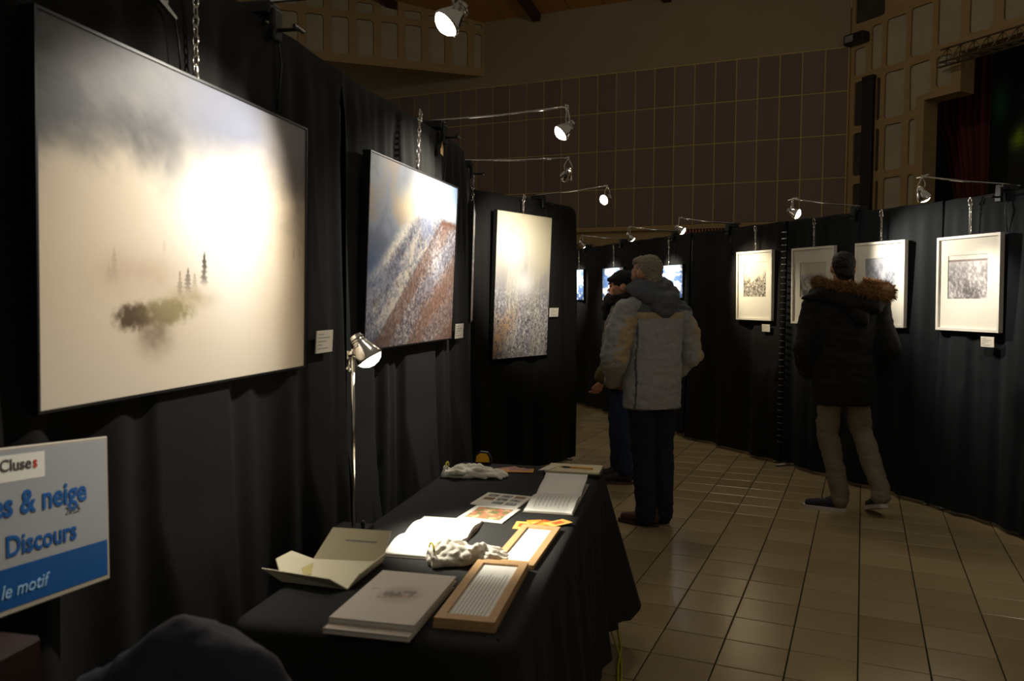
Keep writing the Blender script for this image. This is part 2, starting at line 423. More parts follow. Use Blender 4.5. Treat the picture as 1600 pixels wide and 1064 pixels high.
def print_obj(parent, fn, x0, x1, z0, z1, y, nu, nv, name='print', flat=False, label=None, m=None):
    """flat coloured print in local x,z at depth y (or in x,y at height y when flat)"""
    U, V = uvgrid(nu, nv); col = lin(np.clip(fn(U, V), 0, 255)).reshape(-1, 3)
    vs = []
    for j in range(nv + 1):
        for i in range(nu + 1):
            a = x0 + (x1 - x0) * i / nu; b = z0 + (z1 - z0) * j / nv
            vs.append((a, b, y) if flat else (a, y, b))
    w = nu + 1
    fs = [(j * w + i, j * w + i + 1, (j + 1) * w + i + 1, (j + 1) * w + i) for j in range(nv) for i in range(nu)]
    me = bpy.data.meshes.new(name); me.from_pydata(vs, [], fs)
    ca = me.color_attributes.new('Col', 'FLOAT_COLOR', 'CORNER')
    cc = np.ones((len(fs), 4, 4), np.float32); cc[:, :, :3] = col[:, None, :]
    ca.data.foreach_set('color', cc.ravel())
    o = put(name, me, m or M_PRINT, parent)
    if label: o['label'] = label
    return o

# ================================================================== THE SETTING
AX = R(23.75)                                   # the hall's axis, right of the view
E1 = Vector((math.cos(AX), -math.sin(AX), 0))   # along the back wall
E2 = Vector((math.sin(AX), math.cos(AX), 0))    # away towards it
# ---- floor: grout bed with real tiles
M_GROUT = mat('grout', (38, 32, 26), 0.9, var=0.2, scale=30)
M_TILES = [mat('floor_tile_%d' % k, c, 0.24, spec=0.5, var=0.10, scale=2.5, rvar=0.05, bump=0.04, bscale=35) for k, c in enumerate(((166, 146, 108), (159, 139, 102), (172, 152, 114)))]
TS, T0X, T0Y = 0.26135, 0.0183, 4.2195
floor = struct(G().box(-9, 11, -4, 17, -0.06, -0.008).build('floor', M_GROUT))
def tile_mesh(m):
    g = G(); a = TS / 2 - 0.0028; b = 0.0025
    lo = [(-a, -a), (a, -a), (a, a), (-a, a)]; hi = [(x * (1 - b / a), y * (1 - b / a)) for x, y in lo]
    g.add([(x, y, -0.008) for x, y in lo] + [(x, y, -0.0015) for x, y in lo] + [(x, y, 0) for x, y in hi],
          [(8, 9, 10, 11)] + [(i, (i + 1) % 4, 4 + (i + 1) % 4, 4 + i) for i in range(4)] + [(4 + i, 4 + (i + 1) % 4, 8 + (i + 1) % 4, 8 + i) for i in range(4)])
    me = g.mesh('floor_tile'); me.materials.append(m); return me
TM = [tile_mesh(m) for m in M_TILES]
RIGHT_CHAIN = [(3.5, 3.0), (3.35, 4.0), (3.01, 5.55), (2.42, 7.0), (1.88, 8.30), (1.42, 9.62), (0.80, 11.45)]
def right_limit(y):
    for (x0, y0), (x1, y1) in zip(RIGHT_CHAIN, RIGHT_CHAIN[1:]):
        if y0 <= y <= y1: return x0 + (x1 - x0) * (y - y0) / (y1 - y0)
    return 3.6 if y < 3 else 0.8
near, rest = [], []
for i in range(-40, 60):
    for j in range(-40, 40):
        p = E1 * (T0X + (i + .5) * TS) + E2 * (T0Y + (j + .5) * TS)
        if not (-4 < p.x < 7 and -1.5 < p.y < 13): continue
        ang = p.x / max(p.y, .01); below = CAM_H / max(p.y, .01)
        seen = p.y > 2.3 and ang < .72 and ang > .02 + (.06 if p.y < 3.5 else 0) and below < .56 and p.x < right_limit(p.y) + .12
        (near if seen else rest).append((p.length, i, j, p))
near.sort(key=lambda t: t[0])
rest += near[300:]; near = near[:300]
for d, i, j, p in near:
    o = bpy.data.objects.new('floor_tile', TM[(i * 7 + j * 13 + (i * j) % 5) % 3]); C.objects.link(o)
    o.parent = floor; o.location = p; o.rotation_euler = (0, 0, -AX)
g = G(); RM = Matrix.Rotation(-AX, 4, 'Z')
for d, i, j, p in rest:
    a = TS / 2 - .0028
    g.box(-a, a, -a, a, -0.008, 0, 0, Matrix.Translation(p) @ RM)
far_tiles = g.build('floor_tile_field', M_TILES[0], floor); far_tiles['kind'] = 'stuff'

# ---- back wall: yellowish battens with dark acoustic panels proud of them
M_WALL = mat('wall_batten', (178, 152, 96), 0.8, var=0.12, scale=3)
M_WALLUP = mat('wall_upper', (136, 121, 96), 0.85, var=0.12, scale=1.2, bump=0.1)
M_APANEL = [mat('acoustic_panel_%d' % k, c, 0.9, var=0.12, scale=2, bump=0.15, bscale=120) for k, c in enumerate(((110, 94, 84), (106, 91, 81), (114, 98, 87)))]
M_TAN = mat('lower_wall_tan', (150, 124, 82), 0.8, var=0.12, scale=2)
M_WOODDK = mat('dark_wood', (62, 36, 22), 0.6, var=0.25, scale=4, stretch=(1, 1, 12), bump=0.1)
BD = 13.0
wall_back = bpy.data.objects.new('wall_back', None); C.objects.link(wall_back)
wall_back.location = E2 * BD; wall_back.rotation_euler = (0, 0, -AX); struct(wall_back)
S0, S1, PW, PH, Z0 = -10.9, -0.28, 0.3237, 0.6375, 2.65
G().box(S0, S1, 0.0, .2, 2.62, 5.22).build('batten_field', M_WALL, wall_back)
G().box(S0, S1, -.006, .2, 5.22, 6.9).build('upper_wall', M_WALLUP, wall_back)
G().box(S0, S1, 0.04, .2, 0, 2.62).build('lower_wall', M_TAN, wall_back)
pm = []
for m in M_APANEL:
    me = G().bbox(-PW / 2 + .009, PW / 2 - .009, -.010, .004, .009, PH - .009, .003).mesh('acoustic_panel'); me.materials.append(m); pm.append(me)
k = 0
x = S1 - PW / 2 - .01
while x > S0:
    for r in range(4):
        o = bpy.data.objects.new('acoustic_panel', pm[(k * 5 + r * 3) % 3]); C.objects.link(o); o.parent = wall_back; o.location = (x, 0, Z0 + .01 + r * PH)
    x -= PW; k += 1
G().box(S0, S1, -.03, .02, 2.595, 2.655).build('rail', M_TAN, wall_back)
g = G(); x = -2.75                              # fine slat screen under the panels
while x < -.9: g.box(x, x + .022, -.02, .04, 1.9, 2.59); x += .05
o = g.build('slat_screen', mat('orange_wood', (150, 84, 40), 0.6, var=0.2, scale=6), wall_back); o['kind'] = 'stuff'
G().box(-2.8, -.8, .02, .05, 1.9, 2.6).build('slat_backing', M_WOODDK, wall_back)
for x0, x1 in ((-4.95, -4.30), (-3.90, -2.95)):
    g = G(); g.prism([(x0, 0), (x0 + .07, 0), (x0 + .07, 2.30), (x1 - .07, 2.30), (x1 - .07, 0), (x1, 0), (x1, 2.40), (x0, 2.40)], -.01, .06)
    o = g.build('door_frame', mat('brown_door_frame', (92, 74, 44), 0.6, var=.1), wall_back)
    G().box(x0 + .07, x1 - .07, .015, .05, 0, 2.30).build('door_leaf', mat('door_leaf', (104, 86, 58), 0.6, var=.1), wall_back)

# ---- ceiling: boarded panels and dark beam ends
M_CEIL = mat('ceiling_wood', (168, 122, 64), 0.6, var=0.2, scale=3, stretch=(8, 1, 1))
ceiling = bpy.data.objects.new('ceiling', None); C.objects.link(ceiling); ceiling.location = E2 * BD + Vector((0, 0, 6.35)); ceiling.rotation_euler = (R(-9.5), 0, -AX); struct(ceiling)
G().box(-12, 5, -4, .3, .03, .12).build('ceiling_deck', mat('ceiling_joint', (60, 40, 20), .8), ceiling)
cm = G().bbox(-.296, .296, -.596, .596, 0, .03, .004).mesh('ceiling_panel'); cm.materials.append(M_CEIL)
for i in range(17):
    for j in range(3):
        o = bpy.data.objects.new('ceiling_panel', cm); C.objects.link(o); o.parent = ceiling; o.location = (-8.6 + i * .604, -.6 - j * 1.204, 0)
for s in (-7.53, -5.27, -3.01, -.75):
    G().bbox(s - .07, s + .07, -4, -.02, -.13, .005, .012).build('beam', M_WOODDK, ceiling)

# ---- wooden lattice screens with real openings and pale infill panels
M_LATT = mat('lattice_wood', (150, 124, 82), 0.65, var=0.2, scale=3, stretch=(1, 1, 6), bump=0.08)
M_INFILL = mat('infill_fabric', (158, 148, 124), 0.9, var=0.22, scale=2.5, bump=0.1)
M_INFILL2 = mat('infill_sooty', (52, 46, 40), 0.75, var=0.5, scale=3)
wall_left = bpy.data.objects.new('wall_left', None); C.objects.link(wall_left)
CL = Vector((-.485, 14.446, 0)); wall_left.location = CL; wall_left.rotation_euler = (0, 0, R(19)); struct(wall_left)
holes = []
for k in range(12):                              # local x runs towards the corner (negative = left)
    a, b = -.647 - .415 * k, -.345 - .415 * k
    holes.append((a, b, 5.545, 6.16)); holes.append((a, b, 6.262, 6.33 + .035 * k if k < 3 else 6.44 + .02 * (k % 2) * 7))
holes += [(-.237, -.088, 5.535, 6.14), (-.237, -.09, 6.242, 6.31)]
me = plate([(-5.6, 5.41), (0, 5.41), (0, 6.95), (-5.6, 6.95)], [rrect(a, b, c, d, .055) for a, b, c, d in holes], 0, .07)
put('lattice', me, M_LATT, wall_left)
G().box(-5.6, 0, .065, .25, 5.41, 6.95).build('backing', M_LATT, wall_left)
for a, b, c, d in holes:
    G().prism(rrect(a + .004, b - .004, c + .004, d - .004, .05), .035, .066).build('infill_panel', M_INFILL, wall_left)

wall_right = bpy.data.objects.new('wall_right', None); C.objects.link(wall_right)
CR = Vector((5.029, 11.991, 0)); wall_right.location = CR; wall_right.rotation_euler = (0, 0, R(-61)); struct(wall_right)
pale = [(.296, .47, 4.79, 5.42), (.536, .847, 4.785, 5.44), (.913, 1.235, 4.812, 5.475), (1.307, 1.62, 4.856, 5.577), (1.737, 2.042, 4.9, 5.60), (2.17, 2.44, 4.936, 5.60), (2.6, 2.9, 4.95, 5.6),
        (.012, .211, 4.76, 5.16), (.529, .841, 4.05, 4.693), (1.304, 1.522, 4.311, 4.716), (.545, .819, 3.314, 3.955), (.92, 1.028, 3.335, 3.965), (.55, .825, 2.60, 3.209), (.924, 1.02, 2.60, 3.209)]
pale += [(.60 + .4 * k, .9 + .4 * k, 5.70, 6.3) for k in range(6)]
sooty = [(.012, .50, 5.52, 6.2), (.03, .205, 4.03, 4.67), (.395, .462, 4.05, 4.656), (.03, .211, 3.302, 3.926), (.40, .464, 3.32, 3.929), (.042, .215, 2.6, 3.182), (.42, .47, 2.6, 3.183)]
ell = [(.915, 4.66), (.94, 4.70), (1.19, 4.715), (1.225, 4.68), (1.23, 4.31), (1.20, 4.272), (1.06, 4.266), (1.025, 4.24), (1.018, 4.12), (1.0, 4.09), (.94, 4.08), (.925, 4.11)]
allh = [rrect(a, b, c, d, .045) for a, b, c, d in pale + sooty] + [ell]
me = plate([(-.06, 0), (1.145, 0), (1.145, 4.185), (1.645, 4.195), (1.645, 4.70), (4.5, 4.84), (4.5, 6.95), (-.06, 6.95)], allh, 0, .06)
put('lattice', me, M_LATT, wall_right)
G().prism([(-.06, 0), (1.145, 0), (1.145, 4.185), (1.645, 4.195), (1.645, 4.70), (4.5, 4.84), (4.5, 6.95), (-.06, 6.95)], .055, .3).build('backing', M_LATT, wall_right)
for q, (a, b, c, d) in enumerate(pale + sooty):
    G().prism(rrect(a + .004, b - .004, c + .004, d - .004, .04), .03, .056).build('infill_panel', M_INFILL if q < len(pale) else M_INFILL2, wall_right)
cx, cz = 1.06, 4.45
G().prism([(cx + (x - cx) * .985, cz + (z - cz) * .985) for x, z in ell], .03, .056).build('infill_panel', M_INFILL, wall_right)
# dark rolled screen case standing against the lattice
t = thing('rolled_screen_case', 'tall dark upright case against the wooden lattice beside the back wall', 'screen case', CR + Matrix.Rotation(R(-61), 3, 'Z') @ Vector((.306, -.05, 0)), R(-61))
G().bbox(-.088, .088, -.03, .045, 0, 4.66, .01).build('case', mat('dark_case', (22, 17, 13), .6, var=.2), t)
G().bbox(-.094, .094, -.035, .047, 4.64, 4.70, .006).build('cap', M_BLACKPL, t)
# wall projector
t = thing('wall_floodlight', 'small black floodlight box high in the corner on the wooden lattice', 'floodlight', CR + Matrix.Rotation(R(-61), 3, 'Z') @ Vector((.11, -.0, 5.21)), R(-61))
G().bbox(-.165, .165, -.17, -.02, 0, .135, .008).build('housing', M_BLACKPL, t)
G().bbox(-.14, .0, -.176, -.168, .02, .115, .004).build('lens', mat('floodlight_glass', (120, 116, 110), .15, spec=.6), t)
G().box(-.02, .02, -.03, 0, .04, .10).build('bracket', M_STEEL, t)
# stage: side curtain, painted backdrop, lighting truss, black masking
sr = lambda v: CR + Matrix.Rotation(R(-61), 3, 'Z') @ Vector(v)
t = thing('stage_curtain', 'dark red pleated curtain hanging at the side of the stage', 'curtain', sr((1.1, 1.0, 0)), R(-61))
def cur(u, v):
    z = 0.9 + 4.15 * v; w0 = -.45 if z > 4.0 else (-.10 - .28 * (z - 2.8) / 1.2 if z > 2.8 else -.10)
    x = w0 + (.36 - w0) * u
    return (x, .045 * math.sin(u * 48) + .02 * math.sin(u * 19 + 1), z)
G().sheet(cur, 120, 24).build('drape', mat('red_velvet', (88, 22, 14), .85, var=.25, scale=4, sheen=.2), t, True)
G().tube([(-.5, 0, 5.06), (.5, 0, 5.06)], .02).build('rail', M_BLACKPL, t)
t = thing('stage_backdrop', 'dark painted backdrop with green glow behind the red curtain', 'backdrop', sr((1.0, 1.6, 0)), R(-61))
print_obj(t, paint_aurora, 0, 2.2, 1.0, 5.6, 0, 70, 90, 'canvas', m=print_mat('backdrop_canvas', .9, .1))
G().box(-.02, 2.22, .005, .04, .98, 5.62).build('stretcher', M_BLACKPL, t)
masking = struct(G().box(-2.5, 6, 2.6, 2.65, 0, 6.9).build('wall_stage', mat('stage_black', (10, 10, 10), .95, var=.2)))
masking.location = CR; masking.rotation_euler = (0, 0, R(-61))
t = thing('lighting_truss', 'grey aluminium lighting truss above the stage opening', 'truss', sr((1.4, -.1, 4.45)), R(-61))
L = 3.0
rails = [((0.0, 0), .09), ((0.10, .27), .33), ((.06, .0), .05)]
M_TRUSS = mat('truss_aluminium', (120, 108, 90), .45, .7, var=.1)
g = G()
for (y, z0), s0 in (((0, .09), 0), ((-.2, .09), .14), ((-.1, .28), .09)): g.tube([(s0, y, z0), (L, y, z0 + .06)], .013)
g.build('chord', M_TRUSS, t, True)
g = G()
for k in range(17):
    a = .10 + k * .175; q = .06 * a / L
    g.tube([(a, 0, .09 + q), (a + .09, -.1, .28 + q)], .007); g.tube([(a + .09, -.1, .28 + q), (a + .175, 0, .09 + q)], .007)
    g.tube([(a, -.2, .09 + q), (a + .09, -.1, .28 + q)], .007); g.tube([(a, -.2, .09 + q), (a + .175, 0, .09 + q)], .006)
g.build('bracing', M_TRUSS, t, True)

# ================================================================== EXHIBITION PANELS
def panel_frame(A, B, right=False):
    """origin, yaw and length; local x to the viewer's right, local y away from the viewer"""
    A, B = Vector((*A, 0)), Vector((*B, 0))
    if right: A, B = B, A
    d = B - A
    return A, math.atan2(d.y, d.x), d.length
def draped_panel(name, A, B, H, label, right=False, seed=1, m=None, calm=1.0, drop=(0, 0), group=None, grid=(False, False), hem=0.03):
    O, yaw, L = panel_frame(A, B, right)
    t = thing(name, label, 'display panel', O, yaw, 'black draped display panels')
    rs = random.Random(seed)
    ph = [rs.uniform(0, 6.28) for _ in range(6)]; fq = [rs.uniform(.8, 1.25) for _ in range(6)]
    cr = [(rs.uniform(0, L), rs.uniform(.4, 1.9), rs.uniform(-.5, .5), rs.uniform(.004, .008)) for _ in range(9)]
    def fold(x, z):
        k = (1 - z / H); a = calm
        f = a * ((.006 + .022 * k) * math.sin(11 * fq[0] * x + ph[0] + .5 * math.sin(2.0 * z + ph[3])) + (.003 + .012 * k) * math.sin(27 * fq[1] * x + ph[1] + .8 * z) + .004 * math.sin(53 * fq[2] * x + ph[2] - 1.5 * z * k) + .010 * k * math.sin(5 * fq[4] * x + ph[4]))
        for cx, cz, sl, am in cr:
            dd = (z - cz) - sl * (x - cx); e = abs(x - cx)
            if abs(dd) < .05 and e < .35: f += am * math.exp(-(dd / .014) ** 2) * (1 - e / .35)
        return f
    def top(x):
        z = H
        for e, dr in ((x, drop[0]), (L - x, drop[1])):
            if dr and e < .16: z -= dr * (1 - math.sqrt(max(0, 1 - (1 - e / .16) ** 2)))
        return z - .006 * abs(math.sin(9 * x + ph[5]))
    T = .05
    def fn(u, v):
        x = L * u; zt = top(x)
        if v < .62: z = hem + (zt - hem) * (v / .62); y = -T / 2 + (fold(x, z) - .028 * calm * (1 - z / H)) * min(1, (zt - z) / .15 + .1); y = max(y, -.043 - (.05 * min(1, (.92 - z) / .4) if z < .92 else 0))
        elif v < .70: w = (v - .62) / .08 * math.pi; z = zt + .012 * math.sin(w); y = -T / 2 * math.cos(w)
        else: z = zt - (zt - hem) * (v - .70) / .30; y = T / 2 + .012 * math.sin(14 * x + ph[1])
        return (x, y - 0.0, z)
    G().sheet(fn, int(L * 95), 100).build('drape', m or M_CLOTH, t, True)
    g = G()
    for x in (.02, L - .02): g.tube([(x, 0, 0.015), (x, 0, H - .03)], .012)
    for z in (.08, H * .5, H - .04): g.tube([(.02, 0, z), (L - .02, 0, z)], .009)
    g.build('frame', M_BLACKPL, t, True)
    for x in (.06, L - .06):
        g = G(); g.tube([(x, -(.15 if grid[0] and x < .1 else .045), .012), (x, .20, .012)], .011); g.tube([(x, 0, .012), (x, 0, .06)], .011)
        g.build('foot', M_STEEL, t, True)
    if grid[0] or grid[1]:                       # wires of the grid panel showing past the cloth edge
        wm = G().tube([(-.017, 0, 0), (.017, 0, 0)], .0035, 6).mesh('grid_wire'); wm.materials.append(M_STEEL)
        z = .2
        while z < H - .05:
            for on, x in ((grid[0], -.005), (grid[1], L + .005)):
                if on:
                    o = bpy.data.objects.new('grid_wire', wm); C.objects.link(o); o.parent = t; o.location = (x, -.05, z)
            z += .056
    return t, O, yaw, L
HL, HR = 2.27, 2.14
PAN = {}
PAN['L1'] = draped_panel('display_panel', (-1.072, .95), (-.647, 2.95), HL, 'tall black draped panel behind the large misty landscape photograph', seed=3, drop=(0, 0))
PAN['L2'] = draped_panel('display_panel', (-.655, 2.96), (-.284, 4.40), HL, 'black draped panel carrying the brown mountain photograph', seed=5, drop=(0, .10), calm=1.7, m=mat('lit_black_cloth', (44, 44, 42), 0.9, spec=.15, var=0.2, scale=3, bump=0.25, bscale=500))  # lighter copy of the black cloth; lamp light on its folds put into colour
PAN['L2b'] = draped_panel('display_panel', (-.300, 4.47), (-.345, 5.98), HL, 'black draped panel seen edge-on between mountain and frosted forest photographs', seed=8, calm=.5)
PAN['L3'] = draped_panel('display_panel', (-.334, 6.036), (.545, 7.181), HL, 'black draped panel carrying the tall narrow frosted forest photograph', seed=9, drop=(0, .06), calm=.7)
PAN['Ra'] = draped_panel('display_panel', (3.55, 3.3), (3.01, 5.55), HR, 'black draped panel carrying the rightmost white-framed picture', True, seed=12, m=M_CLOTH2, calm=.8)
PAN['Rb'] = draped_panel('display_panel', (3.00, 5.57), (2.43, 7.01), HR, 'black draped panel right behind the person in the fur-trimmed parka', True, seed=14, m=M_CLOTH2, calm=.8, grid=(True, False))
PAN['Rc'] = draped_panel('display_panel', (2.412, 7.035), (1.885, 8.29), HR, 'black draped panel carrying the white-framed picture of a dark crag', True, seed=17, grid=(False, True))
PAN['Rd'] = draped_panel('display_panel', (1.875, 8.31), (1.42, 9.61), HR, 'black draped panel behind the grey-haired man', True, seed=20)
PAN['Re'] = draped_panel('display_panel', (1.415, 9.63), (.80, 11.45), HR, 'farthest black draped panel, behind the person in the dark cap', True, seed=22)
def at_panel(key, u, z, off):
    t, O, yaw, L = PAN[key]
    return O + Matrix.Rotation(yaw, 3, 'Z') @ Vector((u, -off, z)), yaw

# ------------------------------------------------------------------ pictures
def chain(parent, x, z0, z1, y, hooks=True):
    g = G(); n = max(4, int((z1 - z0) / .022)); s = (z1 - z0) / n
    for k in range(n):
        zc = z0 + s * (k + .5); pts = []
        for q in range(8):
            w = 2 * math.pi * q / 8; a, b = .0075 * math.cos(w), (s * .66) * math.sin(w)
            pts.append((x + (a if k % 2 else 0), y + (0 if k % 2 else a), zc + b))
        g.tube(pts, .0026, 5, closed=True)
    g.build('hanging_chain', M_CHROME, parent, True)
    if hooks:
        g = G(); g.tube([(x - .014, y, z1 - .01), (x - .012, y - .006, z1 + .02), (x, y, z1 + .035), (x + .012, y - .006, z1 + .02), (x + .014, y, z1 - .01)], .004, 6)
        g.ball((x - .015, y, z1 - .012), .007, 8, 6); g.ball((x + .015, y, z1 - .012), .007, 8, 6)
        g.build('hook', M_CHROME, parent, True)
def mount_picture(name, key, u0, u1, z0, z1, fn, label, res, lean=0.0, off=.05, ctop=None, cx=None, panel_h=HL, edge=.004):
    """frameless photograph on a black tray"""
    w, h = u1 - u0, z1 - z0
    p, yaw = at_panel(key, (u0 + u1) / 2, z0, off)
    t = thing(name, label, 'photograph', p, yaw, None, lean)
    g = G(); f = .006
    g.prism([(-w / 2, 0), (w / 2, 0), (w / 2, h), (-w / 2, h)], 0, .028)
    g.box(-w / 2, w / 2, -.006, 0, 0, f); g.box(-w / 2, w / 2, -.006, 0, h - f, h); g.box(-w / 2, -w / 2 + f, -.006, 0, f, h - f); g.box(w / 2 - f, w / 2, -.006, 0, f, h - f)
    g.build('frame', M_BLACKFR, t)
    print_obj(t, fn, -w / 2 + f, w / 2 - f, f, h - f, -.0025, *res)
    if ctop: chain(t, (cx or 0) , h - .01, ctop - z0, .012)
    return t
def framed_picture(name, key, u0, u1, z0, z1, inner, fn, label, res=(64, 64), ctop=None, lean=R(1)):
    """white moulding, mat board with a bevelled window and the print behind it"""
    w, h = u1 - u0, z1 - z0
    p, yaw = at_panel(key, (u0 + u1) / 2, z0, .06)
    t = thing(name, label, 'framed picture', p, yaw, None, lean)
    b = .018; g = G()
    for poly in ([(-w / 2, 0), (w / 2, 0), (w / 2 - b, b), (-w / 2 + b, b)], [(-w / 2, h), (-w / 2 + b, h - b), (w / 2 - b, h - b), (w / 2, h)],
                 [(-w / 2, 0), (-w / 2 + b, b), (-w / 2 + b, h - b), (-w / 2, h)], [(w / 2, 0), (w / 2, h), (w / 2 - b, h - b), (w / 2 - b, b)]):
        g.prism(poly, -.012, .022)
    g.build('frame', M_WHITEFR, t)
    ia, ib, ic, id_ = inner
    me = plate([(-w / 2 + b, b), (w / 2 - b, b), (w / 2 - b, h - b), (-w / 2 + b, h - b)], [[(ia, ic), (ib, ic), (ib, id_), (ia, id_)]], 0, .003)
    put('mat_board', me, M_MATBOARD, t)
    G().box(-w / 2 + b, w / 2 - b, .006, .012, b, h - b).build('backing', M_BLACKFR, t)
    print_obj(t, fn, ia - .003, ib + .003, ic - .003, id_ + .003, .0035, *res)
    if ctop: chain(t, 0.0, h - .005, ctop - z0, .01)
    return t
def caption(key, u, z, label, w=.105, h=.066, off=.06, tilt=0):
    p, yaw = at_panel(key, u, z, off)
    t = thing('caption_card', label, 'caption card', p, yaw, 'caption cards', R(3))
    G().bbox(-w / 2, w / 2, -.003, .002, 0, h, .001).build('card', M_CARD, t)
    g = G()
    for k, (a, b) in enumerate(((.08, .45), (.08, .8), (.08, .6), (.08, .35), (.08, .7))):
        zz = h * (.84 - .16 * k); g.box(-w / 2 + a * w, -w / 2 + b * w, -.0036, -.003, zz - .0016, zz + .0016)
    g.build('printed_lines', M_LIGHTINK, t)
    return t
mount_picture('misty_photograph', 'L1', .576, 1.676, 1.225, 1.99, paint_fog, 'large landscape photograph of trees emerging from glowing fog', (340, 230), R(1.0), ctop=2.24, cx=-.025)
mount_picture('mountain_photograph', 'L2', .09, 1.135, 1.246, 2.008, paint_mountain, 'landscape photograph of a sunlit snowy peak above brown larch slopes', (230, 170), R(2.4), off=.065, ctop=2.24, cx=.0)
mount_picture('side_photograph', 'L2b', .45, 1.25, 1.30, 2.05, paint_mountain, 'photograph seen almost edge-on between mountain and frosted forest pictures', (40, 40), R(1.5), ctop=2.24)
mount_picture('forest_photograph', 'L3', .21, .955, .975, 2.137, paint_forest, 'tall portrait photograph of frosted forest rising into mist', (150, 220), R(2.2), off=.06, ctop=2.25, cx=-.02)
# right side: local x runs from the far end; near-end distances are converted
LRa, LRb, LRc, LRd, LRe = (PAN[k][3] for k in ('Ra', 'Rb', 'Rc', 'Rd', 'Re'))
framed_picture('framed_landscape', 'Ra', .0, .53, 1.255, 1.888, (-.173, .16, .215, .505), paint_frosted(111, band=.86), 'rightmost white-framed picture of frosted heath under a dark treeline', ctop=2.10)
framed_picture('framed_forest', 'Rb', LRb - .725, LRb - .255, 1.258, 1.896, (-.14, .145, .225, .515), paint_frosted(123, (124, 126, 136), (196, 198, 206), dark=(92, 94, 104), diag=1.0), 'white-framed picture of a snowy diagonal forest, right of the fur-hooded person', ctop=2.10)
framed_picture('framed_hills', 'Rb', LRb - 1.435, LRb - .945, 1.256, 1.896, (-.15, .15, .225, .515), paint_frosted(131, (120, 114, 108), (190, 184, 174), sky=.62), 'white-framed picture of pale hills, left of the fur-hooded person', ctop=2.10)
framed_picture('framed_crag', 'Rc', LRc - .585, LRc - .10, 1.27, 1.902, (-.15, .155, .215, .53), paint_crag, 'white-framed picture of a dark crag on the panel beside the wire grid gap', ctop=2.10)
mount_picture('snow_photograph', 'Rd', LRd - .72, LRd - .10, 1.47, 1.83, paint_snowfield(141), 'bright blue and white snow photograph right of the grey-haired head', (70, 44), R(1), ctop=2.10, panel_h=HR)
mount_picture('snow_photograph', 'Re', LRe - .65, LRe - .05, 1.44, 1.85, paint_snowfield(151), 'bright blue and white snow photograph behind the person in the dark cap', (70, 44), R(1), ctop=2.10, panel_h=HR)
mount_picture('snow_photograph', 'Re', LRe - 1.62, LRe - 1.24, 1.44, 1.86, paint_snowfield(161), 'bright white snow photograph farthest left, half hidden by the draped panel edge', (50, 50), R(1), ctop=2.10, panel_h=HR)
caption('L1', 1.80, 1.265, 'white caption card right of the large misty photograph', .125, .075)
caption('L2', 1.27, 1.243, 'white caption card right of the brown mountain photograph', .13, .076)
caption('L3', 1.055, 1.30, 'white caption card right of the tall frosted forest photograph', .13, .076)
caption('Ra', .44, 1.16, 'white caption card under the rightmost framed picture')
caption('Rb', LRb - .445, 1.13, 'white caption card just right of the parka, under a framed picture', .12)
caption('Rc', LRc - .175, 1.17, 'white caption card under the framed picture of a dark crag')

p, yaw = at_panel('L2', 1.02, 2.155, .055)
t = thing('paper_scrap', 'torn cream paper scrap taped under the clamp above the mountain photograph', 'paper scrap', p, yaw)
G().prism([(-.018, 0), (.016, -.006), (.020, .030), (.004, .062), (-.006, .034), (-.022, .018)], 0, .0015).build('scrap', mat('cream_paper', (214, 178, 122), .8, var=.1, scale=30), t)
p, yaw = at_panel('L1', .985, 2.12, .055)
t = thing('spring_clip', 'small steel spring clip pinned to the drape above the misty photograph', 'clip', p, yaw)
g = G(); g.prism([(-.035, .012), (.03, -.012), (.034, -.006), (-.002, .012), (.0, .024), (-.010, .018), (-.034, .018)], -.006, .004); g.build('jaw', M_STEEL, t)
G().tube([(.03, 0, -.01), (.045, 0, -.06), (.052, .0, -.13)], .0022, 6).build('cord', M_BLACKPL, t, True)

# ================================================================== SPOTLIGHTS
def aim(v):                                      # rotation taking local -z to v
    return Vector(v).normalized().to_track_quat('-Z', 'Y').to_matrix().to_4x4()
def lamp_head(parent, pivot, tip, target, power, size=62, col=(1, .93, .81), blend=.9, rad=.042):
    """yoke, reflector bell with fins, glowing bulb face and the light itself (world coordinates)"""
    pivot, tip, target = Vector(pivot), Vector(tip), Vector(target)
    d = (target - tip).normalized(); Mx = Matrix.Translation(tip) @ aim(d)
    g = G()
    prof = [(.010, .085), (.018, .082), (.020, .060), (.024, .050), (rad * .80, .030), (rad, .008), (rad, 0), (rad * .9, 0), (rad * .86, .006), (rad * .55, .028), (.004, .034)]
    g.lathe(prof, 24, 0, Mx, cap=False)
    for z in (.056, .064, .072): g.lathe([(.020, z - .002), (.0235, z), (.020, z + .002)], 16, 0, Mx, cap=False)
    bell = g.build('lamp_head', M_CHROME, parent, True, True)
    G().lathe([(.0, -.020), (rad * .4, -.017), (rad * .7, -.009), (rad * .88, .001), (rad * .88, .006), (.0, .006)], 20, 0, Mx, cap=False).build('bulb', M_BULB, parent, True, True)
    neck = tip - d * .05; side = d.cross(Vector((0, 0, 1)))
    side = side.normalized() if side.length > .01 else Vector((1, 0, 0))
    g = G()
    for s in (-1, 1): g.tube([pivot + side * s * .004, pivot.lerp(neck, .45) + side * s * .026, neck + side * s * .024], .004, 6)
    g.ball(pivot, .009, 10, 7)
    g.build('yoke', M_CHROME, parent, True, True)
    li = bpy.data.lights.new('spot', 'SPOT'); li.energy = power; li.color = col; li.spot_size = R(size); li.spot_blend = blend; li.shadow_soft_size = .03
    lo = bpy.data.objects.new('spot_light', li); C.objects.link(lo)
    W = Matrix.Translation(tip + d * .030) @ aim(d)
    lo.parent = parent; lo.matrix_basis = parent.matrix_basis.inverted() @ W
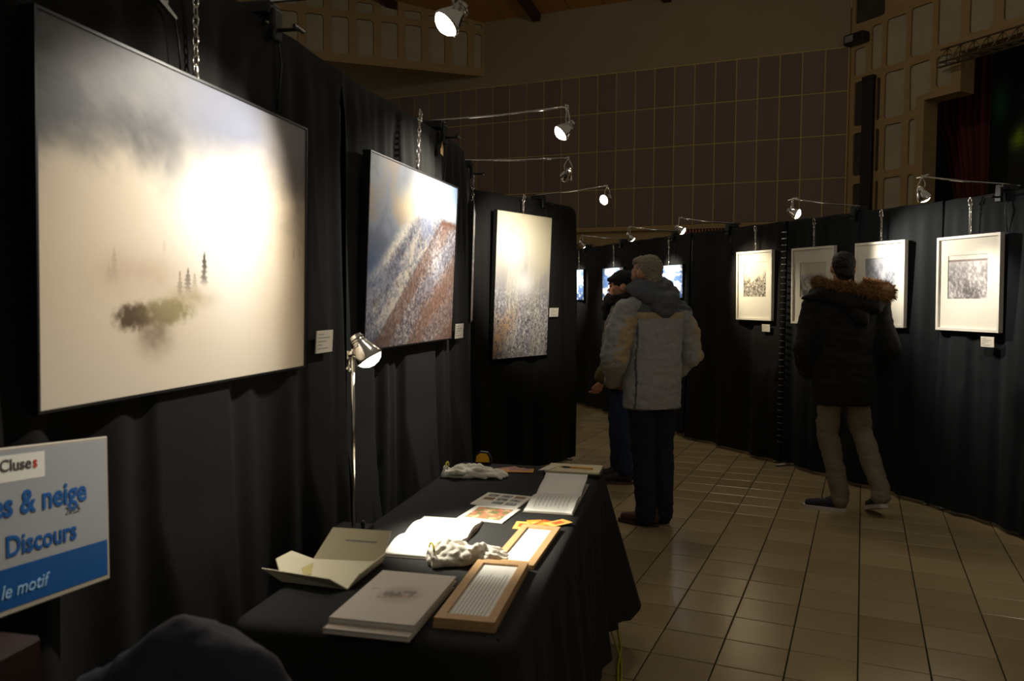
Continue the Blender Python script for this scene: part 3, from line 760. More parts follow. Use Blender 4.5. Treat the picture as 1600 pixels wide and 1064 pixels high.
def clip_spot(key, u, label, target, length=.62, rise=.02, head=(-.06, .03), power=1.0, z=None, skew=0.0, size=56, col=(1, .93, .81), drop=.085):
    t0, O, yaw, L = PAN[key]; H = z or (HL if key[0] == 'L' else HR)
    p, _ = at_panel(key, u, H, 0)
    t = thing('clip_spotlight', label, 'spotlight', p, yaw, 'clip-on exhibition spotlights')
    # clamp straddling the panel top, with a screw handle
    g = G(); g.bbox(-.035, .035, -.055, .055, .012, .05, .006); g.bbox(-.025, .025, -.066, -.045, -.06, .03, .005); g.bbox(-.03, .03, .045, .066, -.07, .03, .005)
    g.tube([(.0, -.066, -.03), (.0, -.13, -.03)], .006); g.tube([(-.03, -.13, -.03), (.03, -.13, -.03)], .006)
    g.build('clamp', M_BLACKPL, t)
    tip = Vector((skew, -length, .055 + rise))
    G().tube([(0, .10, .048), (0, -.02, .055), tuple(Vector((0, -.02, .055)).lerp(tip, .5) - Vector((0, 0, .006))), tuple(tip)], .0055, 8).build('arm', M_CHROME, t, True)
    g = G(); g.tube([(tip.x - .045, tip.y - .01, tip.z), (tip.x + .055, tip.y - .01, tip.z + .006)], .004, 6); g.ball((tip.x, tip.y - .008, tip.z), .010, 10, 7)
    g.build('crossbar', M_CHROME, t, True)
    G().tube([(.03, .0, .05), (.05, -.03, .0), (.045, -.05, -.12), (.05, -.03, -.25)], .003, 6).build('cable', M_BLACKPL, t, True)
    Wp = t.matrix_basis @ (tip + Vector((0, -.008, -.008)))
    tg = Vector(target)
    hp = Wp + Vector((0, 0, -drop)) + (tg - Wp).normalized() * .045
    lamp_head(t, Wp, hp, tg, SPOT_W * power, size, col)
    return t
def pic_pt(key, u, z): return at_panel(key, u, z, .07)[0]
clip_spot('L1', 1.50, 'nearest chrome clip spotlight reaching over the large misty photograph', pic_pt('L1', 1.12, 1.58), .60, power=1.05, size=76)
clip_spot('L2', 1.05, 'chrome clip spotlight above the brown mountain photograph', pic_pt('L2', .74, 1.68), .66, power=.95, rise=.03, size=92)
clip_spot('L2b', .62, 'chrome clip spotlight above the edge-on photograph, between two others', pic_pt('L3', .46, 1.74), .66, power=1.9)
clip_spot('L3', .90, 'chrome clip spotlight above the tall frosted forest photograph', pic_pt('L2b', .95, 1.65), .66, power=.5)
clip_spot('Ra', .48, 'rightmost chrome clip spotlight, above the last framed picture', pic_pt('Ra', .40, 1.40), .62, power=.40)
clip_spot('Rb', LRb - .78, 'chrome clip spotlight above the fur-hooded person', pic_pt('Ra', .02, 1.66), .64, power=1.15, size=74)
clip_spot('Rc', LRc - .76, 'chrome clip spotlight right of the grey-haired head', pic_pt('Rc', LRc - .38, 1.64), .60, power=.8, col=(1, .86, .62), size=64)
clip_spot('Rd', LRd - .33, 'chrome clip spotlight above the grey-haired head', pic_pt('Rd', LRd - .35, 1.68), .56, power=.8)
clip_spot('Re', LRe - .16, 'farthest chrome clip spotlight, above the person in the dark cap', pic_pt('Re', LRe - .38, 1.66), .56, power=.8)
clip_spot('Re', LRe - 1.25, 'added chrome clip spotlight over the farthest snow photograph, hidden by a panel', pic_pt('Re', LRe - 1.43, 1.66), .50, power=.8)  # unseen lamp added to brighten the farthest snow print
# added to the row, unseen on the near panel, to light the aisle floor
clip_spot('Ra', 1.75, 'added chrome clip spotlight on the near right panel, outside the view', pic_pt('Ra', 1.75, 1.2) + Vector((-.35, 0, 0)), .62, power=.12, size=95)

# an added fill light, unseen high over the hall, brightening back wall and floor
t = thing('fill_pendant', 'added pendant fill light, unseen, high over the aisle', 'fill lamp', (1.6, 7.6, 5.75), 0)
G().lathe([(.03, .26), (.06, .25), (.16, .16), (.24, .02), (.24, 0), (.232, 0), (.15, .15), (.03, .22)], 28, 0, None, False).build('shade', mat('lamp_enamel', (190, 186, 176), .4), t, True)
G().ball((0, 0, .06), (.06, .06, .075), 14, 10).build('bulb', emit('fill_bulb', (1.0, .82, .55), 3.0), t, True)
G().tube([(0, 0, .25), (0, 0, 1.4)], .006).build('cord', M_BLACKPL, t)
li = bpy.data.lights.new('fill_light', 'POINT'); li.energy = FILL_W; li.color = (1, .86, .64); li.shadow_soft_size = .18
lo = bpy.data.objects.new('fill_light', li); C.objects.link(lo); lo.parent = t; lo.location = (0, 0, -.22)

# ================================================================== TABLE
TB = R(12.5); TAX = Vector((math.sin(TB), math.cos(TB), 0)); RAX = Vector((math.cos(TB), -math.sin(TB), 0))
FL = Vector((-.225, 3.40, 0)); TL, TW, TH = 1.75, .62, .75
NLc = FL - TAX * TL
tab = thing('folding_table', 'long folding table hidden under the black cloth', 'table', NLc, -TB)
G().bbox(0.01, TW - .01, .01, TL - .01, TH - .035, TH - .006, .004).build('tabletop', mat('table_board', (120, 96, 66), .6, var=.15), tab)
for x in (.07, TW - .07):
    for y in (.12, TL - .12):
        G().tube([(x, y, 0), (x, y, TH - .035)], .014).build('leg', M_STEEL, tab, True)
t = thing('tablecloth', 'black cloth draped over the long table down to the floor', 'tablecloth', NLc, -TB)
def perim(s, r=.04):
    P = []
    for cx, cy, a0 in ((TW - r, TL - r, 0), (r, TL - r, 90), (r, r, 180), (TW - r, r, 270)):
        for k in range(7):
            a = R(a0 + 15 * k); P.append((cx + r * math.cos(a), cy + r * math.sin(a)))
    pts = []; n = len(P); acc = [0]
    for i in range(n): acc.append(acc[-1] + math.dist(P[i], P[(i + 1) % n]))
    d = s * acc[-1]; i = min(n - 1, max(0, next((k for k in range(n) if acc[k + 1] >= d), n - 1)))
    f = (d - acc[i]) / max(1e-9, acc[i + 1] - acc[i]); a, b = Vector(P[i]), Vector(P[(i + 1) % n])
    p = a.lerp(b, f); tn = (b - a).normalized()
    return p, Vector((tn.y, -tn.x)), d
def cl(u, v):
    p, nrm, d = perim(u)
    if v < .12:
        k = v / .12; q = p + nrm * (-.035 + .042 * math.sin(k * math.pi / 2)); z = TH + .004 - .02 * (1 - math.cos(k * math.pi / 2))
        return (q.x, q.y, z)
    k = (v - .12) / .88; cd = min(math.dist(p, c) for c in ((0, 0), (TW, 0), (TW, TL), (0, TL)))
    out = .007 + .05 * k + k * (.020 * math.sin(d * 24) + .012 * math.sin(d * 53 + 1)) + .10 * k * math.exp(-(cd / .09) ** 2)
    q = p + nrm * out
    if nrm.length and cd < .1: q += (p - Vector((TW / 2, TL / 2))).normalized() * .03 * k
    return (q.x, q.y, TH - .016 - k * (TH - .15 - .035 * math.sin(d * 7 + 2)))
g = G(); g.sheet(cl, 360, 34, cu=True)
top = [perim(k / 120)[0] + perim(k / 120)[1] * (-.034) for k in range(120)]
g.zprism([(p.x, p.y) for p in top], TH - .004, TH + .004)
g.build('cloth', M_TCLOTH, t, True)
for p in t.children[0].data.polygons:
    if len(p.vertices) > 10: p.use_smooth = False
TZ = TH + .0045
def on_table(name, label, cat, x, y, ang, group=None, z=TZ, rotx=0):
    """ang: bearing of the item's local y, in degrees right of the view"""
    return thing(name, label, cat, (x, y, z), R(-ang), group, rotx)
M_WOOD = mat('light_oak', (190, 152, 104), .5, var=.2, scale=5, stretch=(14, 1, 1), bump=.08)
M_GLOVE = mat('white_cotton', (222, 216, 200), .95, var=.06, scale=30, bump=.3, bscale=400, sheen=.2)

# ---- two stacked books
def book(label, x, y, ang, w, h, th, z, cover, group):
    t = on_table('book', label, 'book', x, y, ang, group, z)
    g = G(); g.bbox(-w / 2, w / 2, -h / 2, h / 2, 0, .0025, .001); g.bbox(-w / 2, w / 2, -h / 2, h / 2, th - .0025, th, .001); g.box(-w / 2, -w / 2 + .0025, -h / 2, h / 2, 0, th)
    g.build('cover', mat('book_cover', (206, 194, 182), .5, var=.03), t)
    G().box(-w / 2 + .003, w / 2 - .004, -h / 2 + .003, h / 2 - .003, .0025, th - .0025).build('page_block', M_PAPER, t)
    if cover: print_obj(t, paint_cover, -w / 2 + .001, w / 2 - .001, -h / 2 + .001, h / 2 - .001, th + .0004, 60, 80, 'cover_print', flat=True)
    return t
book('white book underneath the oval-vignette book on the black table', -.262, 1.752, 12.8, .190, .315, .012, TZ, False, 'stacked white books')
book('white book with an oval landscape vignette, on top of another', -.256, 1.768, 12.8, .190, .300, .013, TZ + .0122, True, 'stacked white books')
# ---- wooden tray frames holding text sheets
def tray(label, x, y, ang, w, h, th, z, lines, bright=False):
    t = on_table('wooden_frame', label, 'wooden frame', x, y, ang, 'wooden text frames', z)
    b = .020; g = G()
    ix0, ix1, iy0, iy1 = -w / 2 + b, w / 2 - b, -h / 2 + b * 1.4, h / 2 - b * 1.4
    for poly in ([(-w / 2, -h / 2), (w / 2, -h / 2), (ix1, iy0), (ix0, iy0)], [(w / 2, h / 2), (-w / 2, h / 2), (ix0, iy1), (ix1, iy1)], [(-w / 2, h / 2), (-w / 2, -h / 2), (ix0, iy0), (ix0, iy1)], [(w / 2, -h / 2), (w / 2, h / 2), (ix1, iy1), (ix1, iy0)]): g.zprism(poly, 0, th)
    g.build('frame', M_WOOD, t)
    G().box(ix0, ix1, iy0, iy1, 0, th - .005).build('text_sheet', M_PAPER, t)
    if lines:
        g = G(); n = 9; rs = random.Random(4)
        for k in range(n):
            yy = iy1 - (iy1 - iy0) * (.25 + .62 * k / (n - 1)); xx = ix0 + (ix1 - ix0) * (.92 - .1 * (k % 2) * rs.random())
            xl = ix0 + (ix1 - ix0) * (k + 1.5) / (n + 2)
            g.box(xl - .0008, xl + .0008, iy0 + .012, iy1 - .09 + .03 * rs.random(), th - .005, th - .0046)
        g.build('printed_lines', M_LIGHTINK, t)
    return t
tray('lower oak text frame of the nearer stack of two', -.058, 1.832, 11.5, .134, .395, .011, TZ, False)
tray('oak frame with lines of text, topmost of the nearer stack', -.058, 1.832, 11.5, .132, .392, .011, TZ + .0112, True)
tray('oak frame with a brightly lit sheet beside the white gloves', .048, 2.208, 14.5, .116, .362, .011, TZ, False)
# ---- open books
def open_book(name, label, x, y, ang, w, h, curl, cat='open book', lines=True, leaf=.006, pages=M_PAPER):
    """spine across the view: one page towards us, one beyond"""
    t = on_table(name, label, cat, x, y, ang)
    G().bbox(-w / 2 - .004, w / 2 + .004, -h / 2 - .004, h / 2 + .004, 0, .003, .001).build('cover', mat('open_book_cover', (150, 140, 128), .6), t)
    for s in (-1, 1):
        def surf(u, v, top=True, s=s):
            q = v; yy = s * (h / 2) * (q ** .95); bulge = .012 * math.sin(math.pi * min(1, q * 1.25)) * (1 - q * .4)
            up = curl * (q ** 2) if s > 0 else 0
            return (-w / 2 + w * u, yy * (1 - .10 * (up > 0) * q), .0035 + leaf + bulge + up)
        g = G(); nv = 14
        g.sheet(lambda u, v: surf(u, v), 6, nv); n = len(g.v)
        low = [(x0, y0, max(.003, z0 - (leaf + .006))) if s < 0 or not curl else (x0, y0, max(.003, z0 - .004)) for x0, y0, z0 in g.v]
        g.v += low; fs = list(g.f); g.f += [tuple(i + n for i in reversed(f)) for f in fs]; g.m += [0] * len(fs)
        W = 7
        for j in range(nv):
            for i in (0, 6): a, b = j * W + i, (j + 1) * W + i; g.f.append((a, b, b + n, a + n)); g.m.append(0)
        for i in range(6):
            for j in (0, nv): a, b = j * W + i, j * W + i + 1; g.f.append((a, b, b + n, a + n)); g.m.append(0)
        pg = g.build('page', pages, t, True)
        if lines and s < 0:
            g = G()
            for k in range(9):
                xl = -w / 2 + w * (.16 + .085 * k); p0 = surf(0, .18); p1 = surf(0, .9)
                for v0 in np.linspace(.2, .82 - .04 * (k % 3), 8)[:-1]:
                    a, b = surf(0, v0), surf(0, v0 + .07)
                    g.add([(xl - .001, a[1], a[2] + .0005), (xl + .001, a[1], a[2] + .0005), (xl + .001, b[1], b[2] + .0005), (xl - .001, b[1], b[2] + .0005)], [(0, 1, 2, 3)])
            g.build('printed_lines', M_LIGHTINK, t)
    return t
open_book('open_book', 'white open book brightly lit under the table lamp', -.218, 2.282, 11.5, .188, .372, 0, lines=False)
open_book('guest_book', 'open guest book with handwritten page and a curled leaf', .166, 2.765, 12.5, .158, .43, .035)
# ---- loose prints
def flat_print(name, label, cat, x, y, ang, w, h, fn, res, border, z=TZ, group=None):
    t = on_table(name, label, cat, x, y, ang, group, z)
    G().bbox(-w / 2, w / 2, -h / 2, h / 2, 0, .004, .0012).build('sheet', M_PAPER, t)
    print_obj(t, fn, -w / 2 + border, w / 2 - border, -h / 2 + border, h / 2 - border, .0045, *res, 'print', flat=True)
    return t
flat_print('postcard', 'card with an autumn leaf photograph and white border', 'postcard', -.070, 2.540, 20, .155, .17, paint_autumn, (50, 34), .018)
flat_print('contact_sheet', 'card printed with a grid of eight small photographs', 'card', -.030, 2.715, 20, .170, .165, paint_contact, (90, 70), .004)
# ---- open shipping folder of white card
t = on_table('card_folder', 'unfolded white card folder lying open at the table edge', 'folder', 0, 0, 0, z=0)
Mc = mat('folder_card', (214, 206, 178), .75, var=.04, scale=12)
def slab(name, q, th=.0025, parent=t, m=Mc):
    a, b, c, d = (Vector(p) for p in q); n = (b - a).cross(d - a).normalized() * th
    g = G(); g.add([a, b, c, d, a + n, b + n, c + n, d + n], [(0, 3, 2, 1), (4, 5, 6, 7), (0, 1, 5, 4), (1, 2, 6, 5), (2, 3, 7, 6), (3, 0, 4, 7)])
    return g.build(name, m, parent)
z0 = TZ + .001
b0, b1, b2, b3 = (-.560, 1.918, z0), (-.388, 1.866, z0), (-.338, 2.066, z0), (-.525, 2.085, z0)
slab('base', (b0, b1, b2, b3))
slab('far_flap', (b3, b2, (-.318, 2.095, z0 + .075), (-.478, 2.115, z0 + .078)))
slab('near_flap', ((-.612, 1.925, z0 + .030), (-.428, 1.843, z0 + .034), b1, b0))
slab('right_flap', (b1, (-.362, 1.885, z0 + .032), (-.322, 2.04, z0 + .034), b2))
slab('left_flap', ((-.60, 2.0, z0 + .028), b0, b3, (-.585, 2.09, z0 + .02)))
slab('slot', ((-.44, 2.096, z0 + .047), (-.355, 2.086, z0 + .044), (-.354, 2.0875, z0 + .0475), (-.44, 2.0975, z0 + .0505)), .003, m=M_LIGHTINK)
slab('paper_strip', ((-.535, 2.005, z0 + .003), (-.515, 1.955, z0 + .003), (-.498, 1.96, z0 + .003), (-.515, 2.05, z0 + .003)), .001, m=mat('yellowed_strip', (196, 182, 120), .8))
# ---- notebook with a pencil
t = on_table('notebook', 'open notebook in a black cover at the far end of the table', 'notebook', .252, 3.165, 12.5)
G().bbox(-.112, .112, -.07, .085, 0, .012, .002).build('cover', M_BLACKPL, t)
G().bbox(-.108, .108, -.066, .080, .012, .020, .002).build('page_block', mat('cream_pages', (214, 200, 164), .7, var=.04), t)
slab('raised_leaf', ((-.135, -.06, .016), (-.09, -.066, .021), (-.07, .01, .021), (-.11, .02, .020)), .0015, t, M_CARD)
t2 = on_table('pencil', 'yellow pencil lying on the open notebook', 'pencil', .255, 3.155, 0, z=TZ + .0245)
Mp = Matrix.Rotation(R(-16), 4, 'Z') @ Matrix.Rotation(R(90), 4, 'Y')
G().lathe([(.0035, -.02), (.0035, .072)], 6, 0, Mp).build('shaft', mat('pencil_yellow', (206, 150, 40), .5, var=.05), t2)
G().lathe([(.0036, -.05), (.0036, -.02)], 6, 0, Mp).build('grip', mat('pencil_dark', (50, 34, 26), .5), t2)
G().lathe([(.0006, -.068), (.0035, -.05)], 6, 0, Mp).build('tip', mat('pencil_wood', (190, 150, 100), .6), t2)
# ---- orange cards and leaflets
OR = [mat('orange_card', (240, 150, 50), .7, var=.1, scale=40), mat('amber_card', (250, 184, 90), .7, var=.1, scale=40), mat('rust_card', (214, 92, 34), .7, var=.1, scale=40)]
for k, (x, y, a, m, lb) in enumerate(((.035, 2.418, 10, 1, 'pale orange card leaning out from under the bright oak frame'), (.078, 2.432, -8, 0, 'bright orange card in the middle of the small fan'), (.100, 2.425, 35, 2, 'rust-red card of the small fan beside the bright oak frame'), (.146, 2.432, 52, 1, 'amber card at the right end of the small fan'))):
    t = on_table('paper_card', lb, 'paper card', x, y, a, 'orange cards', TZ + .0014 * k)
    G().bbox(-.024, .024, -.040, .040, 0, .0013, .0004).build('sheet', OR[m], t)
    G().box(-.012, .012, -.02, .02, .0013, .0016).build('printed_patch', OR[(m + 1) % 3], t)
LV = [mat('ochre_leaflet', (200, 140, 60), .7, var=.1), mat('mauve_leaflet', (150, 116, 130), .7, var=.1)]
for k, (x, y, a, lb) in enumerate(((-.015, 3.225, 60, 'ochre leaflet at the back of the fan near the far gloves'), (.010, 3.200, 75, 'mauve leaflet in the middle of the fan near the far gloves'), (.036, 3.190, 95, 'ochre leaflet at the front of the fan near the far gloves'))):
    t = on_table('leaflet', lb, 'leaflet', x, y, a, 'fanned leaflets', TZ + .0015 * k)
    G().bbox(-.034, .034, -.055, .055, 0, .0013, .0004).build('sheet', LV[k % 2], t)
    G().box(-.026, .0, -.045, .045, .0013, .0016).build('printed_band', LV[(k + 1) % 2], t)
# ---- yellow tape measure
t = on_table('tape_measure', 'yellow and black tape measure at the far end of the table', 'tape measure', -.118, 3.325, 5)
G().prism([(-.035, 0), (.035, 0), (.035, .03), (.020, .052), (-.012, .055), (-.03, .04), (-.036, .02)], -.014, .014).build('case', M_BLACKPL, t)
G().prism([(-.030, .012), (.028, .012), (.026, .032), (.016, .047), (-.010, .050), (-.026, .038)], -.0155, .0155).build('yellow_face', mat('tape_yellow', (236, 176, 24), .5, var=.05), t)
# ---- white cotton gloves (crumpled pairs)
def remesh(g, voxel, smooth=6, folds=None):
    """closed shells -> one continuous smooth surface"""
    me = g.mesh('tmp'); o = bpy.data.objects.new('tmp', me); C.objects.link(o)
    r = o.modifiers.new('r', 'REMESH'); r.mode = 'VOXEL'; r.voxel_size = voxel; r.use_smooth_shade = True
    s = o.modifiers.new('s', 'SMOOTH'); s.iterations = smooth; s.factor = .5
    dg = bpy.context.evaluated_depsgraph_get(); dg.update()
    out = bpy.data.meshes.new_from_object(o.evaluated_get(dg))
    bpy.data.objects.remove(o); bpy.data.meshes.remove(me)
    if folds:
        n = len(out.vertices); co = np.empty(n * 3); no = np.empty(n * 3)
        out.vertices.foreach_get('co', co); out.vertex_normals.foreach_get('vector', no)
        co = co.reshape(-1, 3); no = no.reshape(-1, 3)
        for (amp, sx, sy, sz, seed) in folds:
            d = np.array([mnoise.noise((p[0] * sx + seed, p[1] * sy, p[2] * sz)) for p in co])
            co += no * (d * amp)[:, None]
        out.vertices.foreach_set('co', co.ravel()); out.update()
    out.polygons.foreach_set('use_smooth', [True] * len(out.polygons))
    return out
def gloves(label, x, y, ang, L, seed, hgt):
    t = on_table('cotton_gloves', label, 'gloves', x, y, ang)
    rs = random.Random(seed); g = G()
    for k in range(4): g.limb([(-L * .44, -.03 + .02 * k, .012, .013), (-L * .15, -.036 + .024 * k, .016, .016), (L * .15, -.03 + .02 * k, .015, .015)])
    for k in range(5):
        a = -.034 + .017 * k; g.limb([(L * .08, a * .8, .016, .011), (L * .28, a * 1.15 + rs.uniform(-.006, .006), .016 + .006 * (k % 2), .0085), (L * (.46 - .03 * abs(k - 2)), a * 1.3, .010, .0070)])
    for k in range(8):                             # wandering folds
        y0 = rs.uniform(-.04, .04); x0 = rs.uniform(-.45, -.1) * L; z0_ = rs.uniform(.022, hgt * .6)
        g.limb([(x0, y0, .018, .010), (x0 + L * .15, y0 + rs.uniform(-.03, .03), z0_ + .008, .011), (x0 + L * .3, y0 + rs.uniform(-.03, .03), z0_, .009), (x0 + L * .42, y0 + rs.uniform(-.03, .03), .02, .008)])
    g.tube([(-L * .46, .034 * math.cos(w), .020 + .018 * math.sin(w)) for w in np.linspace(-.3, 3.5, 9)], .006, 6)
    me = remesh(g, .0035, 1, [(.006, 34, 34, 34, seed * 3.1), (.003, 80, 80, 80, seed)])
    co = np.empty(len(me.vertices) * 3); me.vertices.foreach_get('co', co); co = co.reshape(-1, 3); co[:, 2] = np.maximum(co[:, 2] - co[:, 2].min() * 0, .0008); me.vertices.foreach_set('co', co.ravel()); me.update()
    put('glove_fabric', me, M_GLOVE, t, True)
    G().tube([(-L * .44, .034 * math.cos(w), .028 + .028 * math.sin(w)) for w in np.linspace(.3, 2.6, 8)], .003, 6).build('yellow_cuff', mat('cuff_yellow', (190, 176, 60), .9), t, True)
    return t
gloves('crumpled white cotton gloves beside the brightly lit oak frame', -.112, 2.085, 52 - 90 + 20, .225, 5, .065)
gloves('crumpled white cotton gloves at the far end of the table', -.136, 3.085, 7, .265, 11, .055)

# ---- table lamp on a vertical rod
t = thing('table_spotlight', 'chrome spotlight on a tall rod standing on the black table edge', 'table lamp', (-.470, 2.352, TZ), R(-12.5))
G().bbox(-.055, .050, -.040, .040, 0, .014, .004).build('base', M_BLACKPL, t)
g = G(); g.tube([(.038, -.02, .014), (.038, -.02, .03)], .006); g.ball((.038, -.02, .032), .009, 8, 6); g.build('screw', M_BLACKPL, t, True)
G().tube([(0, 0, .012), (0, 0, .30), (0, 0, .545)], .0058, 10).build('rod', M_CHROME, t, True)
g = G(); g.tube([(-.012, 0, .53), (.012, 0, .53)], .012); g.tube([(-.012, 0, .49), (-.012, -.005, .54)], .005); g.ball((-.012, -.004, .485), .009, 8, 6)
g.build('clamp', M_CHROME, t, True)
Wp = t.matrix_basis @ Vector((.012, -.005, .545))
lamp_head(t, Wp, Wp + Vector((.045, -.02, -.028)), Vector((-.07, 2.28, TZ)), SPOT_W * .75, 70, blend=.95)
t = thing('power_cord', 'yellow-green power cord on the tiles beside the tablecloth hem', 'cord', (.425, 3.02, 0), 0)
G().tube([(-.06, -.25, .005), (-.02, -.10, .005), (.0, .05, .006), (.03, .18, .02), (.02, .26, .10), (-.02, .3, .25)], .005, 8).build('cable', mat('cord_yellow', (176, 170, 30), .5), t, True)
G().tube([(-.02, -.16, .005), (.005, -.02, .005), (.02, .10, .008), (.0, .2, .06), (-.05, .26, .2)], .004, 8).build('second_strand', mat('cord_yellow', (176, 170, 30), .5), t, True)

# ================================================================== POSTER, PEDESTAL, CHAIR WITH COAT
p, yaw = at_panel('L1', .30, 0, .12)
t = thing('pedestal', 'dark reddish-brown wooden pedestal under the exhibition poster', 'pedestal', p, yaw)
M_RED = mat('red_brown_wood', (40, 17, 11), .55, var=.25, scale=4, stretch=(8, 8, 1), bump=.06)
G().bbox(-.22, .150, -.05, .06, .03, .862, .006).build('body', M_RED, t)
G().bbox(-.225, .155, -.055, .065, 0, .03, .004).build('plinth', M_WOODDK, t)
p, yaw = at_panel('L1', .535, .882, .085)
t = thing('exhibition_poster', 'white and blue exhibition poster on the pedestal under the misty photograph', 'poster', p, yaw, None, R(-4))
t.rotation_euler = (R(-4), R(5), yaw)
PWd, PHt = .42, .297; ox = -.23
G().bbox(ox, ox + PWd, 0, .006, -.005, PHt - .005, .002).build('board', mat('poster_edge', (170, 160, 142), .5), t)
G().box(ox + .006, ox + PWd - .008, -.0006, 0, .078, PHt - .010).build('sheet', mat('poster_paper_shaded', (160, 162, 166), .45, var=.02), t)  # white paper greyed, the dim light on it put into the colour
G().box(ox + .006, ox + PWd - .008, -.0007, 0, .006, .078).build('blue_band', mat('poster_blue', (14, 80, 146), .45, var=.08, scale=5), t)
G().box(-.100, .018, -.0010, 0, .230, .278).build('logo_card', M_PAPER, t)
def ptext(txt, x, z, size, m, bold=0, shear=0, name='lettering', sx=1.0):
    me = text_mesh(txt, size, bold, shear)
    me.transform(Matrix.Translation((x, -.0014, z)) @ Matrix.Diagonal((sx, 1, 1, 1)) @ Matrix.Rotation(R(90), 4, 'X'))
    return put(name, me, m, t)
M_PB = mat('poster_ink_blue', (22, 88, 156), .5); M_PG = mat('poster_ink_grey', (120, 124, 130), .6); M_PR = mat('poster_ink_red', (200, 70, 60), .5); M_PW = mat('poster_ink_pale', (150, 190, 220), .5)
ptext('Cluse', -.086, .250, .030, M_INK, .012, sx=1.05); ptext('s', -.011, .250, .030, M_PR, .012)
ptext('es & neige', -.104, .170, .060, M_PB, .022, sx=.92); ptext('2025', .068, .150, .020, M_PG)
ptext('DU', -.126, .212, .022, M_PG); ptext('n Discours', -.112, .098, .052, M_PB, .020, sx=.91)
ptext('sur le motif', -.140, .026, .034, M_PW, .004, .25, sx=1.0)

t = thing('chair', 'chair with its back hung with a navy coat, at the near table end', 'chair', (-.49, 1.165, 0), R(-12))
M_CH = mat('chair_frame', (30, 28, 28), .5)
G().bbox(-.20, .20, -.02, .36, .43, .46, .01).build('seat', M_CH, t)
for x in (-.18, .18):
    G().tube([(x, .34, 0), (x, .33, .44)], .013).build('leg', M_CH, t, True)
    G().tube([(x, -.07, 0), (x, -.02, .44), (x * .85, -.05, .82)], .013).build('leg', M_CH, t, True)
G().bbox(-.165, .165, -.065, -.045, .60, .83, .008).build('backrest', M_CH, t)
t = thing('navy_coat', 'dark navy coat hung over the chair back in the near left corner', 'coat', (-.451, 1.14, -.002), R(-12))
g = G(); g.loft([(-.01, 0, .50, .20, .07), (0, 0, .70, .20, .075), (-.005, 0, .80, .195, .08), (-.01, 0, .87, .170, .078), (-.012, 0, .92, .125, .07), (-.012, 0, .955, .070, .05), (-.012, 0, .972, .03, .025)])
g.limb([(.16, 0, .84, .05), (.20, -.02, .70, .05), (.20, -.03, .5, .045)]); g.limb([(-.17, 0, .84, .05), (-.21, -.02, .70, .05), (-.21, -.03, .5, .045)])
put('coat_shell', remesh(g, .012, 5, [(.016, 14, 14, 9, 2.2), (.006, 40, 40, 24, 8.1)]), mat('navy_nylon', (18, 20, 44), .6, var=.15, scale=6, sheen=.1), t)
G().tube([(-.07, -.075, .86), (0, -.085, .84), (.07, -.075, .86)], .008).build('collar_seam', mat('navy_nylon', (36, 38, 62)), t, True)

# ================================================================== PEOPLE
M_SKIN = mat('skin', (196, 140, 108), .55, var=.08, scale=12)
M_EYE = mat('eye_dark', (40, 30, 26), .25, spec=.6)
M_LIP = mat('lip', (160, 92, 80), .5)
def hand_shells(g, w, f, n, L=1.0, side=1):
    """palm from wrist w along f with normal n; five bent fingers, thumb leaving the side of the palm"""
    w, f, n = Vector(w), Vector(f).normalized(), Vector(n).normalized(); s = f.cross(n).normalized() * side
    pk = w + f * .085 * L
    for k in (-1, -.33, .33, 1): g.limb([(*(w + s * k * .014), .017), (*(pk + s * k * .030), .0135)])
    for k, ln in ((-1, .062), (-.33, .075), (.33, .082), (1, .072)):
        a = pk + s * k * .029; b = a + (f * .75 + n * .5).normalized() * ln * .55 * L; c = b + (f * .25 + n).normalized() * ln * .5 * L
        g.limb([(*a, .0105), (*b, .0098), (*c, .0085)])
    a = w + f * .03 + s * .020; b = a + (s * .8 + f * .6).normalized() * .040; c = b + (f + n * .5 + s * .1).normalized() * .034
    g.limb([(*a, .014), (*b, .0115), (*c, .0095)])
def head_shells(g, c, yaw, k=1.0):
    """skull, jaw, brow, nose, lips, ears; faces local +y turned by yaw"""
    Mh = Matrix.Translation(c) @ Matrix.Rotation(yaw, 4, 'Z')
    g.ball((0, -.008, .018), (.074 * k, .094 * k, .092 * k), 18, 12, 0, Mh); g.ball((0, .022, -.035), (.058 * k, .068 * k, .072 * k), 16, 10, 0, Mh)
    g.ball((0, .052, -.078), (.032, .030, .026), 12, 8, 0, Mh); g.ball((0, .075, .018), (.052, .020, .014), 12, 8, 0, Mh)
    g.add([(-.013, .080, -.030), (.013, .080, -.030), (0, .112, -.026), (0, .082, .016), (0, .078, -.038), (0, .05, -.01)], [(0, 2, 3), (2, 1, 3), (0, 4, 2), (4, 1, 2), (0, 3, 5), (3, 1, 5), (0, 5, 4), (5, 1, 4)], 0, Mh)
    g.ball((0, .098, -.026), (.013, .012, .010), 10, 7, 0, Mh); g.ball((0, .084, -.054), (.022, .010, .009), 10, 7, 0, Mh)
    for s in (-1, 1): g.ball((s * .077, -.008, -.004), (.011, .020, .033), 10, 8, 0, Mh); g.ball((s * .042, .060, -.02), (.022, .022, .024), 10, 8, 0, Mh)
    return Mh
def face_parts(body, Mh):
    for s in (-1, 1): G().ball((s * .031, .081, .003), (.012, .008, .008), 10, 7, 0, Mh).build('eye', M_EYE, body, True)
    for s in (-1, 1): G().tube([tuple(Mh @ Vector((s * .016, .094, .020))), tuple(Mh @ Vector((s * .034, .092, .026))), tuple(Mh @ Vector((s * .050, .080, .020)))], .0045, 6).build('eyebrow', M_EYE, body, True)
    G().ball((0, .090, -.055), (.019, .007, .006), 10, 7, 0, Mh).build('mouth', M_LIP, body, True)
